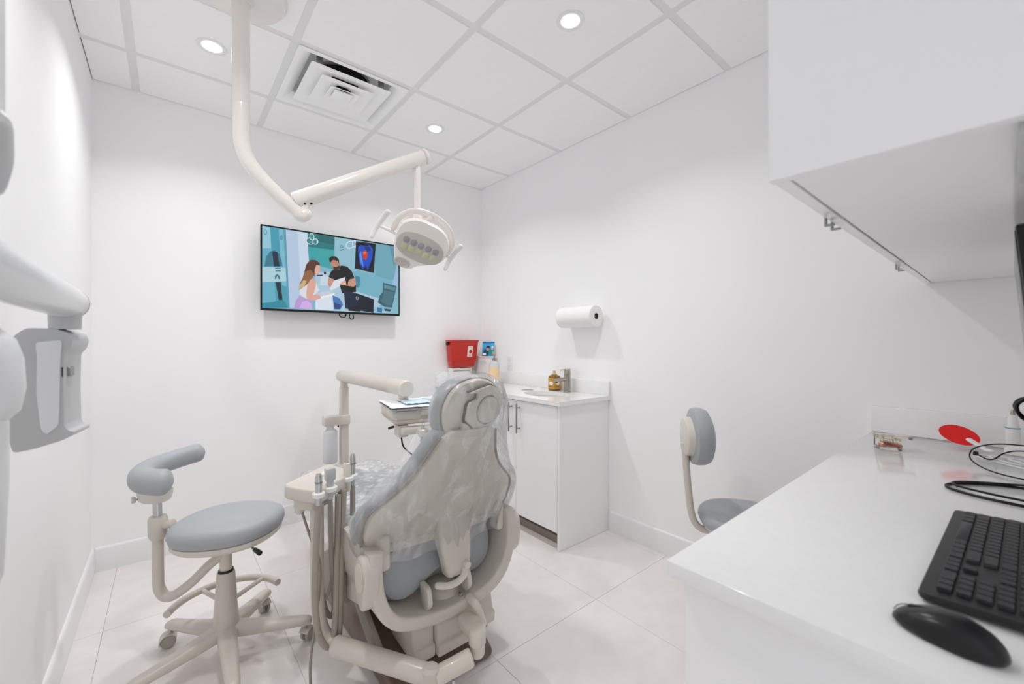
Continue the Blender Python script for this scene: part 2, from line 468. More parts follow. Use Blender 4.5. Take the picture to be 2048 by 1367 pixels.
TV_PRINT = [
 ((134, 186, 206), [(0.0,1.0),(1.0,1.0),(1.0,0.0),(0.0,0.0)]),
 ((104, 178, 204), [(0.0,1.0),(0.148,0.998),(0.174,0.019),(0.0,0.0)]),
 ((150, 205, 222), [(0.0,1.0),(0.05,1.0),(0.054,0.74),(0.0,0.726)]),
 ((70, 160, 182), [(0.047,0.997),(0.131,0.998),(0.16,0.017),(0.088,0.01)]),
 ((122, 190, 208), [(0.101,0.997),(0.131,0.998),(0.153,0.284),(0.123,0.292)]),
 ((58, 122, 146), [(0.012,0.508),(0.026,0.632),(0.05,0.701),(0.079,0.721),(0.105,0.676),(0.12,0.603),(0.126,0.533)]),
 ((24, 42, 58), [(0.061,0.704),(0.093,0.704),(0.107,0.527),(0.072,0.52)]),
 ((178, 214, 224), [(0.0,0.499),(0.15,0.518),(0.154,0.35),(0.0,0.31)]),
 ((60, 110, 130), [(0.079,0.503),(0.115,0.508),(0.115,0.493),(0.079,0.488)]),
 ((60, 110, 130), [(0.08,0.472),(0.115,0.476),(0.115,0.464),(0.081,0.46)]),
 ((70, 120, 140), [(0.077,0.4),(0.092,0.432),(0.108,0.406),(0.11,0.368),(0.102,0.366),(0.093,0.408),(0.084,0.363),(0.078,0.362)]),
 ((26, 40, 52), [(0.082,0.324),(0.114,0.33),(0.126,0.111),(0.102,0.105)]),
 ((46, 150, 170), [(0.0,0.057),(0.088,0.087),(0.174,0.019),(0.0,0.0)]),
 ((44, 140, 160), [(0.023,0.06),(0.131,0.112),(0.16,0.017),(0.017,0.002)]),
 ((90, 160, 186), [(0.148,0.998),(0.174,0.019),(0.16,0.017),(0.131,0.998)]),
 ((186, 206, 232), [(0.146,0.997),(0.291,0.997),(0.304,0.497),(0.292,0.031),(0.171,0.018)]),
 ((206, 222, 240), [(0.221,0.997),(0.291,0.997),(0.304,0.497),(0.292,0.031),(0.254,0.027)]),
 ((40, 124, 128), [(0.289,0.997),(0.482,0.999),(0.478,0.754),(0.296,0.71)]),
 ((62, 166, 170), [(0.295,0.817),(0.48,0.824),(0.481,0.553),(0.299,0.617)]),
 ((36, 106, 112), [(0.367,0.998),(0.482,0.999),(0.481,0.894),(0.369,0.904)]),
 ((150, 196, 214), [(0.482,0.999),(0.649,1.0),(0.639,0.593),(0.481,0.56)]),
 ((112, 170, 188), [(0.798,1.0),(1.0,1.0),(0.997,0.758),(0.955,0.506),(0.798,0.448)]),
 ((92, 150, 168), [(0.919,1.0),(1.0,1.0),(0.985,0.847),(0.96,0.689)]),
 ((118, 182, 202), [(0.631,0.591),(0.946,0.489),(0.924,0.213),(0.694,0.227),(0.643,0.364)]),
 ((158, 192, 228), [(0.998,0.819),(0.947,0.444),(0.995,0.391)]),
 ((84, 130, 150), [(0.547,0.886),(0.546,0.877),(0.542,0.869),(0.537,0.864),(0.532,0.863),(0.527,0.865),(0.524,0.871),(0.522,0.879),(0.523,0.888),(0.527,0.896),(0.531,0.901),(0.537,0.903),(0.542,0.9),(0.545,0.894)]),
 ((150, 196, 214), [(0.542,0.885),(0.541,0.88),(0.539,0.875),(0.536,0.872),(0.533,0.871),(0.53,0.873),(0.528,0.876),(0.527,0.881),(0.527,0.886),(0.53,0.89),(0.533,0.893),(0.536,0.894),(0.539,0.893),(0.541,0.889)]),
 ((84, 130, 150), [(0.518,0.834),(0.55,0.856),(0.554,0.84),(0.52,0.823)]),
 ((90, 140, 160), [(0.029,0.93),(0.029,0.913),(0.026,0.899),(0.022,0.891),(0.018,0.889),(0.014,0.895),(0.011,0.908),(0.01,0.924),(0.01,0.94),(0.013,0.954),(0.017,0.963),(0.021,0.964),(0.025,0.958),(0.028,0.946)]),
 ((150, 205, 222), [(0.026,0.932),(0.025,0.92),(0.024,0.91),(0.021,0.904),(0.018,0.903),(0.016,0.908),(0.014,0.917),(0.013,0.929),(0.014,0.941),(0.015,0.951),(0.018,0.957),(0.021,0.958),(0.023,0.953),(0.025,0.944)]),
 ((90, 140, 160), [(0.128,0.889),(0.127,0.875),(0.125,0.864),(0.121,0.857),(0.117,0.855),(0.113,0.86),(0.111,0.87),(0.11,0.883),(0.111,0.897),(0.113,0.909),(0.116,0.916),(0.121,0.917),(0.124,0.912),(0.127,0.902)]),
 ((90, 165, 186), [(0.126,0.888),(0.126,0.878),(0.124,0.869),(0.122,0.864),(0.119,0.864),(0.117,0.867),(0.115,0.875),(0.114,0.885),(0.115,0.895),(0.116,0.903),(0.119,0.909),(0.121,0.909),(0.124,0.906),(0.125,0.898)]),
 ((226, 240, 246), [(0.337,0.895),(0.334,0.879),(0.328,0.866),(0.319,0.857),(0.309,0.852),(0.299,0.853),(0.29,0.86),(0.284,0.871),(0.28,0.885),(0.279,0.901),(0.283,0.916),(0.289,0.93),(0.297,0.939),(0.307,0.943),(0.317,0.943),(0.326,0.936),(0.333,0.925),(0.337,0.911)]),
 ((58, 140, 146), [(0.333,0.895),(0.33,0.883),(0.325,0.872),(0.318,0.865),(0.309,0.862),(0.301,0.863),(0.293,0.868),(0.288,0.877),(0.285,0.888),(0.284,0.9),(0.287,0.913),(0.292,0.923),(0.299,0.931),(0.307,0.934),(0.316,0.933),(0.323,0.928),(0.329,0.919),(0.332,0.908)]),
 ((226, 240, 246), [(0.336,0.963),(0.336,0.946),(0.334,0.931),(0.331,0.918),(0.326,0.91),(0.32,0.907),(0.314,0.91),(0.309,0.918),(0.305,0.931),(0.303,0.947),(0.303,0.963),(0.305,0.979),(0.308,0.991),(0.313,1.0),(0.319,1.0),(0.325,1.0),(0.33,0.991),(0.334,0.978)]),
 ((58, 140, 146), [(0.331,0.96),(0.332,0.947),(0.33,0.935),(0.328,0.925),(0.324,0.918),(0.32,0.916),(0.316,0.919),(0.312,0.926),(0.309,0.936),(0.308,0.949),(0.308,0.962),(0.309,0.975),(0.311,0.985),(0.315,0.991),(0.319,0.993),(0.323,0.99),(0.327,0.984),(0.33,0.973)]),
 ((226, 240, 246), [(0.363,0.894),(0.36,0.88),(0.355,0.869),(0.348,0.862),(0.341,0.859),(0.335,0.861),(0.329,0.868),(0.325,0.878),(0.324,0.891),(0.325,0.905),(0.328,0.919),(0.333,0.93),(0.339,0.937),(0.346,0.94),(0.353,0.938),(0.358,0.932),(0.362,0.921),(0.364,0.908)]),
 ((58, 140, 146), [(0.358,0.895),(0.356,0.885),(0.352,0.876),(0.347,0.871),(0.342,0.869),(0.337,0.87),(0.333,0.875),(0.33,0.883),(0.329,0.893),(0.329,0.904),(0.332,0.914),(0.336,0.923),(0.34,0.929),(0.346,0.931),(0.351,0.929),(0.355,0.924),(0.358,0.916),(0.359,0.906)]),
 ((232, 242, 248), [(0.63,0.965),(0.633,0.949),(0.632,0.929),(0.626,0.91),(0.618,0.892),(0.607,0.878),(0.595,0.87),(0.584,0.869),(0.574,0.874),(0.567,0.886),(0.564,0.902),(0.566,0.921),(0.571,0.941),(0.579,0.959),(0.59,0.972),(0.602,0.981),(0.613,0.982),(0.623,0.977)]),
 ((146, 192, 212), [(0.625,0.959),(0.627,0.946),(0.626,0.93),(0.622,0.913),(0.614,0.898),(0.605,0.887),(0.595,0.88),(0.586,0.878),(0.578,0.882),(0.572,0.892),(0.57,0.905),(0.571,0.921),(0.575,0.937),(0.583,0.952),(0.592,0.963),(0.602,0.971),(0.611,0.972),(0.619,0.968)]),
 ((232, 242, 248), [(0.695,0.884),(0.688,0.872),(0.679,0.865),(0.668,0.864),(0.657,0.868),(0.647,0.878),(0.639,0.892),(0.634,0.908),(0.633,0.924),(0.635,0.939),(0.641,0.951),(0.65,0.958),(0.661,0.959),(0.673,0.955),(0.683,0.945),(0.691,0.932),(0.696,0.915),(0.698,0.899)]),
 ((146, 192, 212), [(0.69,0.888),(0.685,0.879),(0.678,0.874),(0.669,0.874),(0.659,0.878),(0.651,0.886),(0.644,0.897),(0.639,0.91),(0.638,0.923),(0.64,0.935),(0.645,0.944),(0.652,0.949),(0.661,0.949),(0.67,0.945),(0.679,0.937),(0.686,0.926),(0.691,0.913),(0.692,0.9)]),
 ((232, 242, 248), [(0.648,0.953),(0.647,0.936),(0.644,0.921),(0.64,0.909),(0.634,0.901),(0.628,0.9),(0.622,0.904),(0.618,0.914),(0.614,0.927),(0.613,0.943),(0.614,0.96),(0.617,0.975),(0.621,0.988),(0.627,0.995),(0.633,0.997),(0.639,0.992),(0.643,0.983),(0.647,0.969)]),
 ((146, 192, 212), [(0.642,0.951),(0.642,0.938),(0.64,0.926),(0.637,0.917),(0.633,0.911),(0.629,0.91),(0.625,0.913),(0.622,0.921),(0.62,0.932),(0.619,0.945),(0.619,0.958),(0.621,0.97),(0.624,0.98),(0.628,0.985),(0.632,0.986),(0.636,0.983),(0.639,0.975),(0.642,0.964)]),
 ((14, 18, 30), [(0.643,0.986),(0.803,0.992),(0.788,0.57),(0.634,0.606)]),
 ((26, 78, 196), [(0.66,0.899),(0.679,0.947),(0.715,0.934),(0.756,0.962),(0.781,0.901),(0.773,0.767),(0.752,0.675),(0.74,0.602),(0.719,0.667),(0.698,0.599),(0.673,0.686),(0.662,0.799)]),
 ((90, 150, 236), [(0.67,0.801),(0.683,0.862),(0.695,0.749),(0.703,0.635),(0.683,0.688)]),
 ((18, 50, 140), [(0.707,0.926),(0.748,0.939),(0.766,0.883),(0.725,0.855)]),
 ((204, 60, 44), [(0.693,0.85),(0.724,0.884),(0.74,0.829),(0.723,0.741),(0.702,0.751)]),
 ((232, 120, 70), [(0.7,0.849),(0.723,0.863),(0.722,0.825),(0.702,0.814)]),
 ((176, 206, 226), [(0.338,0.504),(0.455,0.527),(0.48,0.337),(0.612,0.302),(0.854,0.204),(0.814,0.0),(0.433,0.005),(0.343,0.18)]),
 ((206, 220, 236), [(0.382,0.472),(0.433,0.468),(0.458,0.334),(0.377,0.334)]),
 ((30, 40, 50), [(0.353,0.464),(0.396,0.475),(0.397,0.461),(0.353,0.447)]),
 ((20, 24, 30), [(0.403,0.517),(0.419,0.52),(0.42,0.487),(0.404,0.484)]),
 ((70, 120, 190), [(0.465,0.21),(0.52,0.176),(0.545,0.094),(0.523,0.028),(0.479,0.024)]),
 ((40, 70, 130), [(0.476,0.114),(0.529,0.092),(0.523,0.028),(0.481,0.031)]),
 ((222, 232, 244), [(0.343,0.18),(0.464,0.224),(0.471,0.007),(0.345,0.01)]),
 ((64, 140, 168), [(0.633,0.506),(0.673,0.499),(0.681,0.399),(0.659,0.338),(0.635,0.363)]),
 ((16, 18, 22), [(0.437,0.452),(0.455,0.533),(0.492,0.576),(0.533,0.627),(0.576,0.619),(0.611,0.559),(0.63,0.479),(0.618,0.446),(0.643,0.364),(0.644,0.278),(0.535,0.248),(0.521,0.344),(0.479,0.421)]),
 ((206, 150, 128), [(0.434,0.44),(0.476,0.431),(0.472,0.392),(0.462,0.335),(0.447,0.318),(0.432,0.344)]),
 ((206, 150, 128), [(0.594,0.447),(0.638,0.472),(0.644,0.379),(0.627,0.35),(0.556,0.358),(0.533,0.385),(0.579,0.399)]),
 ((222, 170, 148), [(0.52,0.4),(0.555,0.434),(0.577,0.396),(0.561,0.359),(0.527,0.359)]),
 ((20, 22, 26), [(0.566,0.425),(0.583,0.42),(0.581,0.368),(0.567,0.371)]),
 ((196, 140, 118), [(0.453,0.665),(0.482,0.7),(0.513,0.679),(0.523,0.611),(0.515,0.559),(0.489,0.545),(0.467,0.585),(0.453,0.624)]),
 ((30, 26, 26), [(0.44,0.704),(0.461,0.736),(0.489,0.74),(0.511,0.706),(0.517,0.643),(0.504,0.682),(0.467,0.688),(0.453,0.651),(0.445,0.655)]),
 ((70, 48, 42), [(0.469,0.602),(0.491,0.596),(0.517,0.624),(0.52,0.582),(0.506,0.549),(0.486,0.545),(0.472,0.567)]),
 ((206, 150, 128), [(0.474,0.615),(0.488,0.615),(0.488,0.598),(0.476,0.598)]),
 ((226, 232, 240), [(0.443,0.287),(0.476,0.409),(0.562,0.475),(0.56,0.435),(0.525,0.384),(0.522,0.344),(0.458,0.273)]),
 ((226, 178, 160), [(0.337,0.612),(0.373,0.612),(0.378,0.539),(0.367,0.483),(0.339,0.463)]),
 ((92, 52, 40), [(0.281,0.586),(0.308,0.651),(0.343,0.659),(0.373,0.625),(0.376,0.593),(0.351,0.596),(0.338,0.531),(0.339,0.45),(0.283,0.439),(0.268,0.49)]),
 ((148, 100, 66), [(0.268,0.49),(0.31,0.525),(0.339,0.463),(0.312,0.391),(0.276,0.304),(0.258,0.241),(0.231,0.251),(0.236,0.324),(0.256,0.408)]),
 ((206, 178, 128), [(0.236,0.311),(0.263,0.382),(0.284,0.373),(0.264,0.276),(0.244,0.239),(0.231,0.251)]),
 ((226, 230, 236), [(0.236,0.245),(0.271,0.303),(0.326,0.393),(0.347,0.37),(0.37,0.265),(0.342,0.207),(0.287,0.158),(0.238,0.192)]),
 ((226, 172, 154), [(0.289,0.32),(0.311,0.404),(0.347,0.397),(0.347,0.316),(0.328,0.191),(0.4,0.237),(0.426,0.229),(0.415,0.189),(0.343,0.131),(0.287,0.124),(0.28,0.198)]),
 ((190, 160, 220), [(0.199,0.015),(0.211,0.109),(0.235,0.183),(0.287,0.137),(0.319,0.128),(0.324,0.009)]),
 ((214, 180, 236), [(0.233,0.016),(0.253,0.101),(0.287,0.124),(0.316,0.081),(0.321,0.009)]),
 ((238, 240, 246), [(0.379,0.184),(0.481,0.249),(0.479,0.217),(0.386,0.15)]),
 ((200, 210, 224), [(0.349,0.221),(0.458,0.278),(0.481,0.243),(0.379,0.184)]),
 ((14, 32, 58), [(0.549,0.29),(0.661,0.257),(0.786,0.195),(0.784,0.0),(0.561,0.042)]),
 ((10, 18, 36), [(0.661,0.257),(0.786,0.195),(0.784,0.0),(0.664,0.024)]),
 ((10, 16, 30), [(0.584,0.063),(0.671,0.094),(0.681,0.008),(0.585,0.013)]),
 ((170, 186, 206), [(0.662,0.197),(0.662,0.187),(0.659,0.178),(0.655,0.173),(0.65,0.173),(0.646,0.177),(0.643,0.184),(0.642,0.194),(0.642,0.204),(0.645,0.213),(0.649,0.218),(0.654,0.218),(0.658,0.214),(0.661,0.207)]),
 ((14, 32, 58), [(0.659,0.197),(0.659,0.19),(0.657,0.184),(0.654,0.18),(0.651,0.18),(0.648,0.183),(0.646,0.188),(0.645,0.195),(0.645,0.202),(0.647,0.207),(0.65,0.211),(0.653,0.211),(0.656,0.209),(0.658,0.203)]),
 ((52, 96, 110), [(0.862,0.447),(0.983,0.41),(0.942,0.091),(0.879,0.095),(0.82,0.152),(0.834,0.246),(0.861,0.31)]),
 ((92, 140, 152), [(0.873,0.419),(0.973,0.39),(0.967,0.337),(0.872,0.365)]),
 ((70, 116, 130), [(0.871,0.341),(0.963,0.316),(0.935,0.123),(0.89,0.118),(0.842,0.173),(0.87,0.266)]),
 ((150, 196, 218), [(0.784,0.092),(0.865,0.056),(0.945,0.048),(0.937,0.008),(0.786,0.0)]),
 ((36, 120, 170), [(0.813,0.087),(0.856,0.07),(0.856,0.007),(0.814,0.021)]),
 ((30, 60, 90), [(0.874,0.071),(0.936,0.063),(0.927,0.031),(0.88,0.036)]),
]
# ---------------------------------------------------------------- downlights
def downlight(x, y, label):
    t = thing('downlight', label, 'ceiling light', (x, y, RH), 'recessed ceiling downlights')
    b = new(); lathe(b, [(.047, -.0015), (.052, -.004), (.062, -.003), (.0635, -.0004), (.0635, 0), (.047, 0)], (x, y, RH), 40)
    obj('trim_ring', b, trim_paint, t)
    b = new(); lathe(b, [(.0, -.0016), (.030, -.0022), (.0465, -.0012), (.0465, -.0002), (0, -.0002)], (x, y, RH), 40)
    obj('lens', b, lens_mat, t, 'glowing white lens')
    ld = bpy.data.lights.new('downlight_lamp', 'AREA'); ld.shape = 'DISK'; ld.size = .095
    ld.energy = DOWNLIGHT_POWER; ld.color = (1.0, 0.99, 0.98); ld.spread = math.radians(130)
    lo = bpy.data.objects.new('downlight_lamp', ld); col.objects.link(lo); lo.location = (0, 0, -.006); lo.parent = t
    return t
cx = lambda k: GX + (k + .5) * GT
cy = lambda k: GY - (k + .5) * GT
downlight(cx(0), cy(0), 'recessed round downlight nearest the left wall, left of the lamp pole')
downlight(cx(2), cy(0), 'small recessed downlight near the back corner, right of the square air vent')
downlight(cx(2), cy(2), 'recessed round downlight in the large tile at the top centre, near the right wall')
downlight(cx(0), cy(2), 'recessed round downlight over the desk end, behind the lamp canopy')

# ---------------------------------------------------------------- ceiling diffuser
vx0, vx1 = GX + GT, GX + 2 * GT; vy1, vy0 = GY, GY - GT
vcx, vcy = (vx0 + vx1) / 2, (vy0 + vy1) / 2
t = thing('ceiling_diffuser', 'square white stepped air diffuser with dark round duct set in the ceiling grid', 'air vent', (vcx, vcy, RH))
def sq(h, z, cxy=(vcx, vcy), r=.012):
    return [V((cxy[0] + p[0], cxy[1] + p[1], z)) for p in round_poly([(-h, -h), (h, -h), (h, h), (-h, h)], r, 3)]
b = new()   # flanged pan with a shallow sloped well
loft(b, [sq(.287, RH + .002), sq(.287, RH - .001), sq(.262, RH - .001), sq(.255, RH + .004), sq(.215, RH + .035), sq(.215, RH + .085), sq(.222, RH + .085), sq(.222, RH + .034), sq(.265, RH + .012), sq(.287, RH + .002)], False, False)
pan = obj('pan', b, ceiling_tile_mat, t)
b = new(); box(b, vcx - .216, vcx + .216, vcy - .216, vcy + .216, RH + .0855, RH + .09)
obj('pan_back', b, trim_paint, t)
b = new(); lathe(b, [(.145, 0), (.15, -.012), (.158, -.012), (.158, .0)], (vcx, vcy, RH + .085), 40)
obj('duct_collar', b, steel, t)
b = new(); lathe(b, [(.0, -.003), (.144, -.003), (.144, -.001), (0, -.001)], (vcx, vcy, RH + .085), 40)
obj('duct', b, black_mat, t, 'dark round duct opening')
for hb, ht, zb, zt in ((.212, .075, RH - .006, RH + .044), (.143, .036, RH - .012, RH + .028), (.080, .03, RH - .018, RH + .012)):
    b = new()
    loft(b, [sq(ht, zt), sq(ht + .022, zt - .012), sq(hb - .006, zb + .004), sq(hb, zb), sq(hb - .004, zb - .0015), sq(ht + .018, zt - .016), sq(ht - .002, zt - .004)], hb < .1, hb < .1)
    if hb > .1: pass
    obj('louver', b, ceiling_tile_mat, t)
b = new(); box(b, vcx - .05, vcx + .05, vcy - .05, vcy + .05, RH - .0175, RH - .012, .003); obj('centre_plate', b, ceiling_tile_mat, t)
b = new(); box(b, vcx - .028, vcx + .028, vcy - .075, vcy - .052, RH - .0110, RH - .0075, .001); obj('damper_slot', b, black_mat, t)
for sx, sy in ((-1, -1), (1, -1), (-1, 1), (1, 1)):
    b = new(); px_, py_ = vcx + sx * .165, vcy + sy * .175
    box(b, px_ - .016, px_ + .016, py_ - .004, py_ + .004, RH + .012, RH + .085, .002)
    cyl(b, (px_, py_ - .0045, RH + .05), (px_, py_ - .007, RH + .05), .006, seg=10)
    obj('bracket', b, steel, t)

# ---------------------------------------------------------------- television
t = thing('television', 'wall-mounted flat television showing a couple reading papers in a blue office', 'television', (-1.335, -.06, 1.46))
tx0, tx1, tz0, tz1, ty = -1.815, -.860, 1.464, 2.021, -.09
b = new(); box(b, tx0, tx1, ty, ty + .022, tz0, tz1, .003); box(b, tx0 + .12, tx1 - .12, ty + .02, ty + .045, tz0 + .05, tz1 - .12, .012)
obj('body', b, dark, t)
b = new()
for a in ((tx0, tx1, tz1 - .009, tz1), (tx0, tx1, tz0, tz0 + .015), (tx0, tx0 + .009, tz0 + .015, tz1 - .009), (tx1 - .009, tx1, tz0 + .015, tz1 - .009)):
    box(b, a[0], a[1], ty - .004, ty, a[2], a[3])
obj('bezel', b, black_gloss, t)
def printed(name, polys, fn, m, parent=None, eps=.00003):
    """flat picture: coloured polygons stacked in hair-thin print layers"""
    me = bpy.data.meshes.new(name); vs, fs, cs = [], [], []
    for k, (c, p) in enumerate(polys):
        fs.append(list(range(len(vs), len(vs) + len(p))))
        for q in p: vs.append(fn(q[0], q[1], eps * k)); cs.append(rgb(*c))
    org = WORLD_ORIGIN[parent.name] if parent else V((0, 0, 0))
    me.from_pydata([tuple(v - org) for v in vs], [], fs)
    at = me.color_attributes.new('print', 'FLOAT_COLOR', 'POINT')
    for i, c in enumerate(cs): at.data[i].color = c
    me.materials.append(m)
    o = bpy.data.objects.new(name, me); col.objects.link(o)
    if parent: o.parent = parent
    WORLD_ORIGIN[o.name] = org
    return o
sw, sh = tx1 - tx0 - .018, tz1 - tz0 - .024
o = printed('screen', TV_PRINT, lambda u, w, d: V((tx0 + .009 + u * sw, ty - .0006 - d, tz0 + .015 + w * sh)), screen_mat, t)
o['label'] = 'lit screen with a woman and a man at a desk'
b = new(); box(b, -1.55, -1.12, ty + .045, -.002, 1.60, 1.90, .004); obj('wall_bracket', b, dark, t)
b = new(); tube(b, [(-1.31, ty + .03, tz0 + .01), (-1.315, ty + .02, tz0 - .012), (-1.298, ty + .016, tz0 - .026), (-1.275, ty + .02, tz0 - .022), (-1.262, ty + .03, tz0 + .01)], .0035, 8)
obj('cable', b, cable_black, t)
b = new(); tube(b, [(-1.235, ty + .03, tz0 + .01), (-1.243, ty + .02, tz0 - .02), (-1.232, ty + .018, tz0 - .038), (-1.214, ty + .02, tz0 - .03), (-1.216, ty + .03, tz0 + .01)], .0035, 8)
obj('cable', b, cable_black, t)

# ---------------------------------------------------------------- sink cabinets and counter
CX, CZ = -.473, .873
def bar_handle(parent, x, y, z0, z1):
    b = new(); cyl(b, (x - .03, y, z0), (x - .03, y, z1), .0058, seg=16, bev=.0015)
    for z in (z0 + .03, z1 - .03): cyl(b, (x, y, z), (x - .03, y, z), .0042, seg=12)
    return obj('handle', b, steel, parent, 'brushed steel bar handle')
def cabinet_unit(y0, y1, label, end_panel, handles=True):
    t = thing('base_cabinet', label, 'cabinet', (CX / 2, (y0 + y1) / 2, 0), 'base cabinets under the sink counter')
    b = new(); ya, yz = y0 + (.02 if end_panel else .001), y1 - .001
    box(b, CX + .022, -.002, ya, yz, .10, .118); box(b, -.012, -.002, ya, yz, .118, CZ - .001); box(b, CX + .022, -.012, ya, ya + .016, .118, CZ - .001); box(b, CX + .022, -.012, yz - .016, yz, .118, CZ - .001)
    obj('body', b, lacquer, t)
    b = new(); box(b, CX + .07, CX + .085, y0 + (.02 if end_panel else .001), y1 - .001, .001, .099)
    obj('toe_kick', b, beige_dark, t, 'recessed taupe plinth')
    b = new(); box(b, CX + .062, CX + .0695, y0 + (.02 if end_panel else .001), y1 - .001, .0505, .055)
    obj('plinth_strip', b, brown, t)
    if end_panel:
        b = new(); box(b, CX, -.002, y0, y0 + .0185, .001, CZ - .0005, .0008, 1); obj('end_panel', b, lacquer, t)
    a = y0 + (.0215 if end_panel else .002); m = (a + y1) / 2
    for k, (d0, d1, hy) in enumerate(((a, m - .0012, m - .041), (m + .0012, y1 - .0015, m + .041))):
        b = new(); box(b, CX, CX + .019, d0, d1, .105, CZ - .006, .0012, 1)
        d = obj('door', b, lacquer, t)
        bar_handle(d, CX, hy, .655, .851)
    return t
cabinet_unit(-1.470, -.683, 'glossy white two-door sink cabinet with steel bar handles, nearest the room', True)
cabinet_unit(-.682, -.004, 'glossy white base cabinet behind the dental chair, against the back wall', False)

def slab_hole(bm, x0, x1, y0, y1, z0, z1, c, a, bb, seg=48):
    """rectangular slab section with an elliptic hole"""
    def rect(t):
        dx, dy = math.cos(t), math.sin(t); k = 1e9
        if dx > 1e-9: k = min(k, (x1 - c[0]) / dx)
        if dx < -1e-9: k = min(k, (x0 - c[0]) / dx)
        if dy > 1e-9: k = min(k, (y1 - c[1]) / dy)
        if dy < -1e-9: k = min(k, (y0 - c[1]) / dy)
        return (c[0] + dx * k, c[1] + dy * k)
    ts = sorted([2 * PI * i / seg for i in range(seg)] + [math.atan2(y - c[1], x - c[0]) % (2 * PI) for x in (x0, x1) for y in (y0, y1)])
    o1 = [rect(t) for t in ts]; i1 = [(c[0] + a * math.cos(t), c[1] + bb * math.sin(t)) for t in ts]
    rings = [[V((p[0], p[1], z1)) for p in o1], [V((p[0], p[1], z1)) for p in i1], [V((p[0], p[1], z0)) for p in i1], [V((p[0], p[1], z0)) for p in o1]]
    loft(bm, rings + [rings[0]], False, False)
t = thing('countertop', 'white quartz counter with low backsplash and oval undermount sink', 'countertop', (-.24, -.74, CZ))
b = new(); SC = (-.262, -1.15)
slab_hole(b, -.491, -.001, -1.487, -.945, CZ, .900, SC, .135, .185)
slab_hole(b, -.491, -.001, -.945, -.80, CZ, .900, (-.205, -.885), .042, .042)
box(b, -.491, -.001, -.80, -.001, CZ, .900)
obj('slab', b, quartz, t)
b = new(); box(b, -.020, -.001, -1.487, -.001, .9001, .996, .0015); obj('backsplash', b, quartz, t)
b = new(); box(b, -.491, -.0205, -.020, -.001, .9001, .996, .0015); obj('backsplash', b, quartz, t)
b = new()
rings = []
for s, z in ((1.04, CZ - .0005), (1.04, CZ - .01), (1.0, CZ - .06), (.9, CZ - .11), (.6, CZ - .135), (.12, CZ - .14)):
    rings.append([V((SC[0] + .135 * s * math.cos(2 * PI * i / 40), SC[1] + .185 * s * math.sin(2 * PI * i / 40), z)) for i in range(40)])
loft(b, rings, False, True)
obj('basin', b, porcelain, t, 'white oval sink basin')
b = new(); lathe(b, [(0, .002), (.02, .002), (.024, 0), (0, 0)], (SC[0], SC[1], CZ - .1395), 24); obj('drain', b, chrome, t)
b = new(); lathe(b, [(.0415, .0), (.0415, -.03), (.039, -.03), (.039, .0008), (.046, .0008), (.046, .0002), (.0415, .0001)], (-.205, -.885, .9), 40)
obj('chute_ring', b, nickel, t, 'steel waste chute ring')
b = new(); lathe(b, [(0, -.007), (.0385, -.007), (.0385, -.004), (0, -.003)], (-.205, -.885, .9), 32); obj('chute_flap', b, xray_grey, t)

# faucet
fx, fy = -.075, -1.165
t = thing('faucet', 'brushed nickel single-lever tap beside the sink', 'faucet', (fx, fy, .9))
b = new(); lathe(b, [(.0, .0), (.027, .0), (.027, .004), (.023, .006), (.023, .125), (0, .125)], (fx, fy, .9002), 28); obj('body', b, nickel, t)
b = new(); lathe(b, [(0, .1262), (.0232, .1262), (.0232, .160), (.021, .164), (0, .165)], (fx, fy, .9002), 28); hd = obj('cap', b, nickel, t)
b = new(); box(b, fx - .075, fx + .002, fy - .006, fy + .006, 1.056, 1.0625, .002); obj('lever', b, nickel, hd)
b = new(); tube(b, [(fx - .005, fy, .992), (fx - .06, fy + .0, .992), (fx - .125, fy, .988)], .0135, 16, 4); obj('spout', b, nickel, t)
b = new(); cyl(b, (fx - .112, fy, .984), (fx - .112, fy, .972), .0095, seg=16); obj('aerator', b, black_gloss, t)

# amber soap bottle
bx, by = -.075, -1.035
t = thing('soap_bottle', 'square amber hand-soap bottle with gold patterned label beside the tap', 'bottle', (bx, by, .9))
oc = lambda h, z: [V((bx + p[0], by + p[1], z)) for p in round_poly([(-h, -h), (h, -h), (h, h), (-h, h)], h * .35, 4)]
b = new(); loft(b, [oc(.030, .9005), oc(.034, .904), oc(.034, .997), oc(.030, 1.007), oc(.016, 1.016)]); bd = obj('body', b, amber_dark, t)
b = new(); loft(b, [oc(.0345, .915), oc(.0346, .916), oc(.0346, .990), oc(.0345, .991)], False, False); lb = obj('label', b, amber, bd, 'gold patterned label')
b = new(); prism(b, superell(.022, .013, 2, 20), lambda a, c, d: V((bx - .0347 - d, by + a * 0.9, .953 + c)), 0, .0006); obj('label_oval', b, label_white, lb)
b = new(); prism(b, superell(.022, .013, 2, 20), lambda a, c, d: V((bx + a * .9, by - .0347 - d, .953 + c)), 0, .0006); obj('label_oval', b, label_white, lb)
for z in (.927, .978):
    b = new(); loft(b, [oc(.0349, z), oc(.035, z + .001), oc(.035, z + .004), oc(.0349, z + .005)], False, False); obj('label_band', b, amber_dark, lb)
b = new(); lathe(b, [(.018, 1.0165), (.018, 1.024), (.011, 1.027), (.0105, 1.046), (0, 1.047)], (bx, by, 0), 20); obj('cap', b, pale_gold, t)

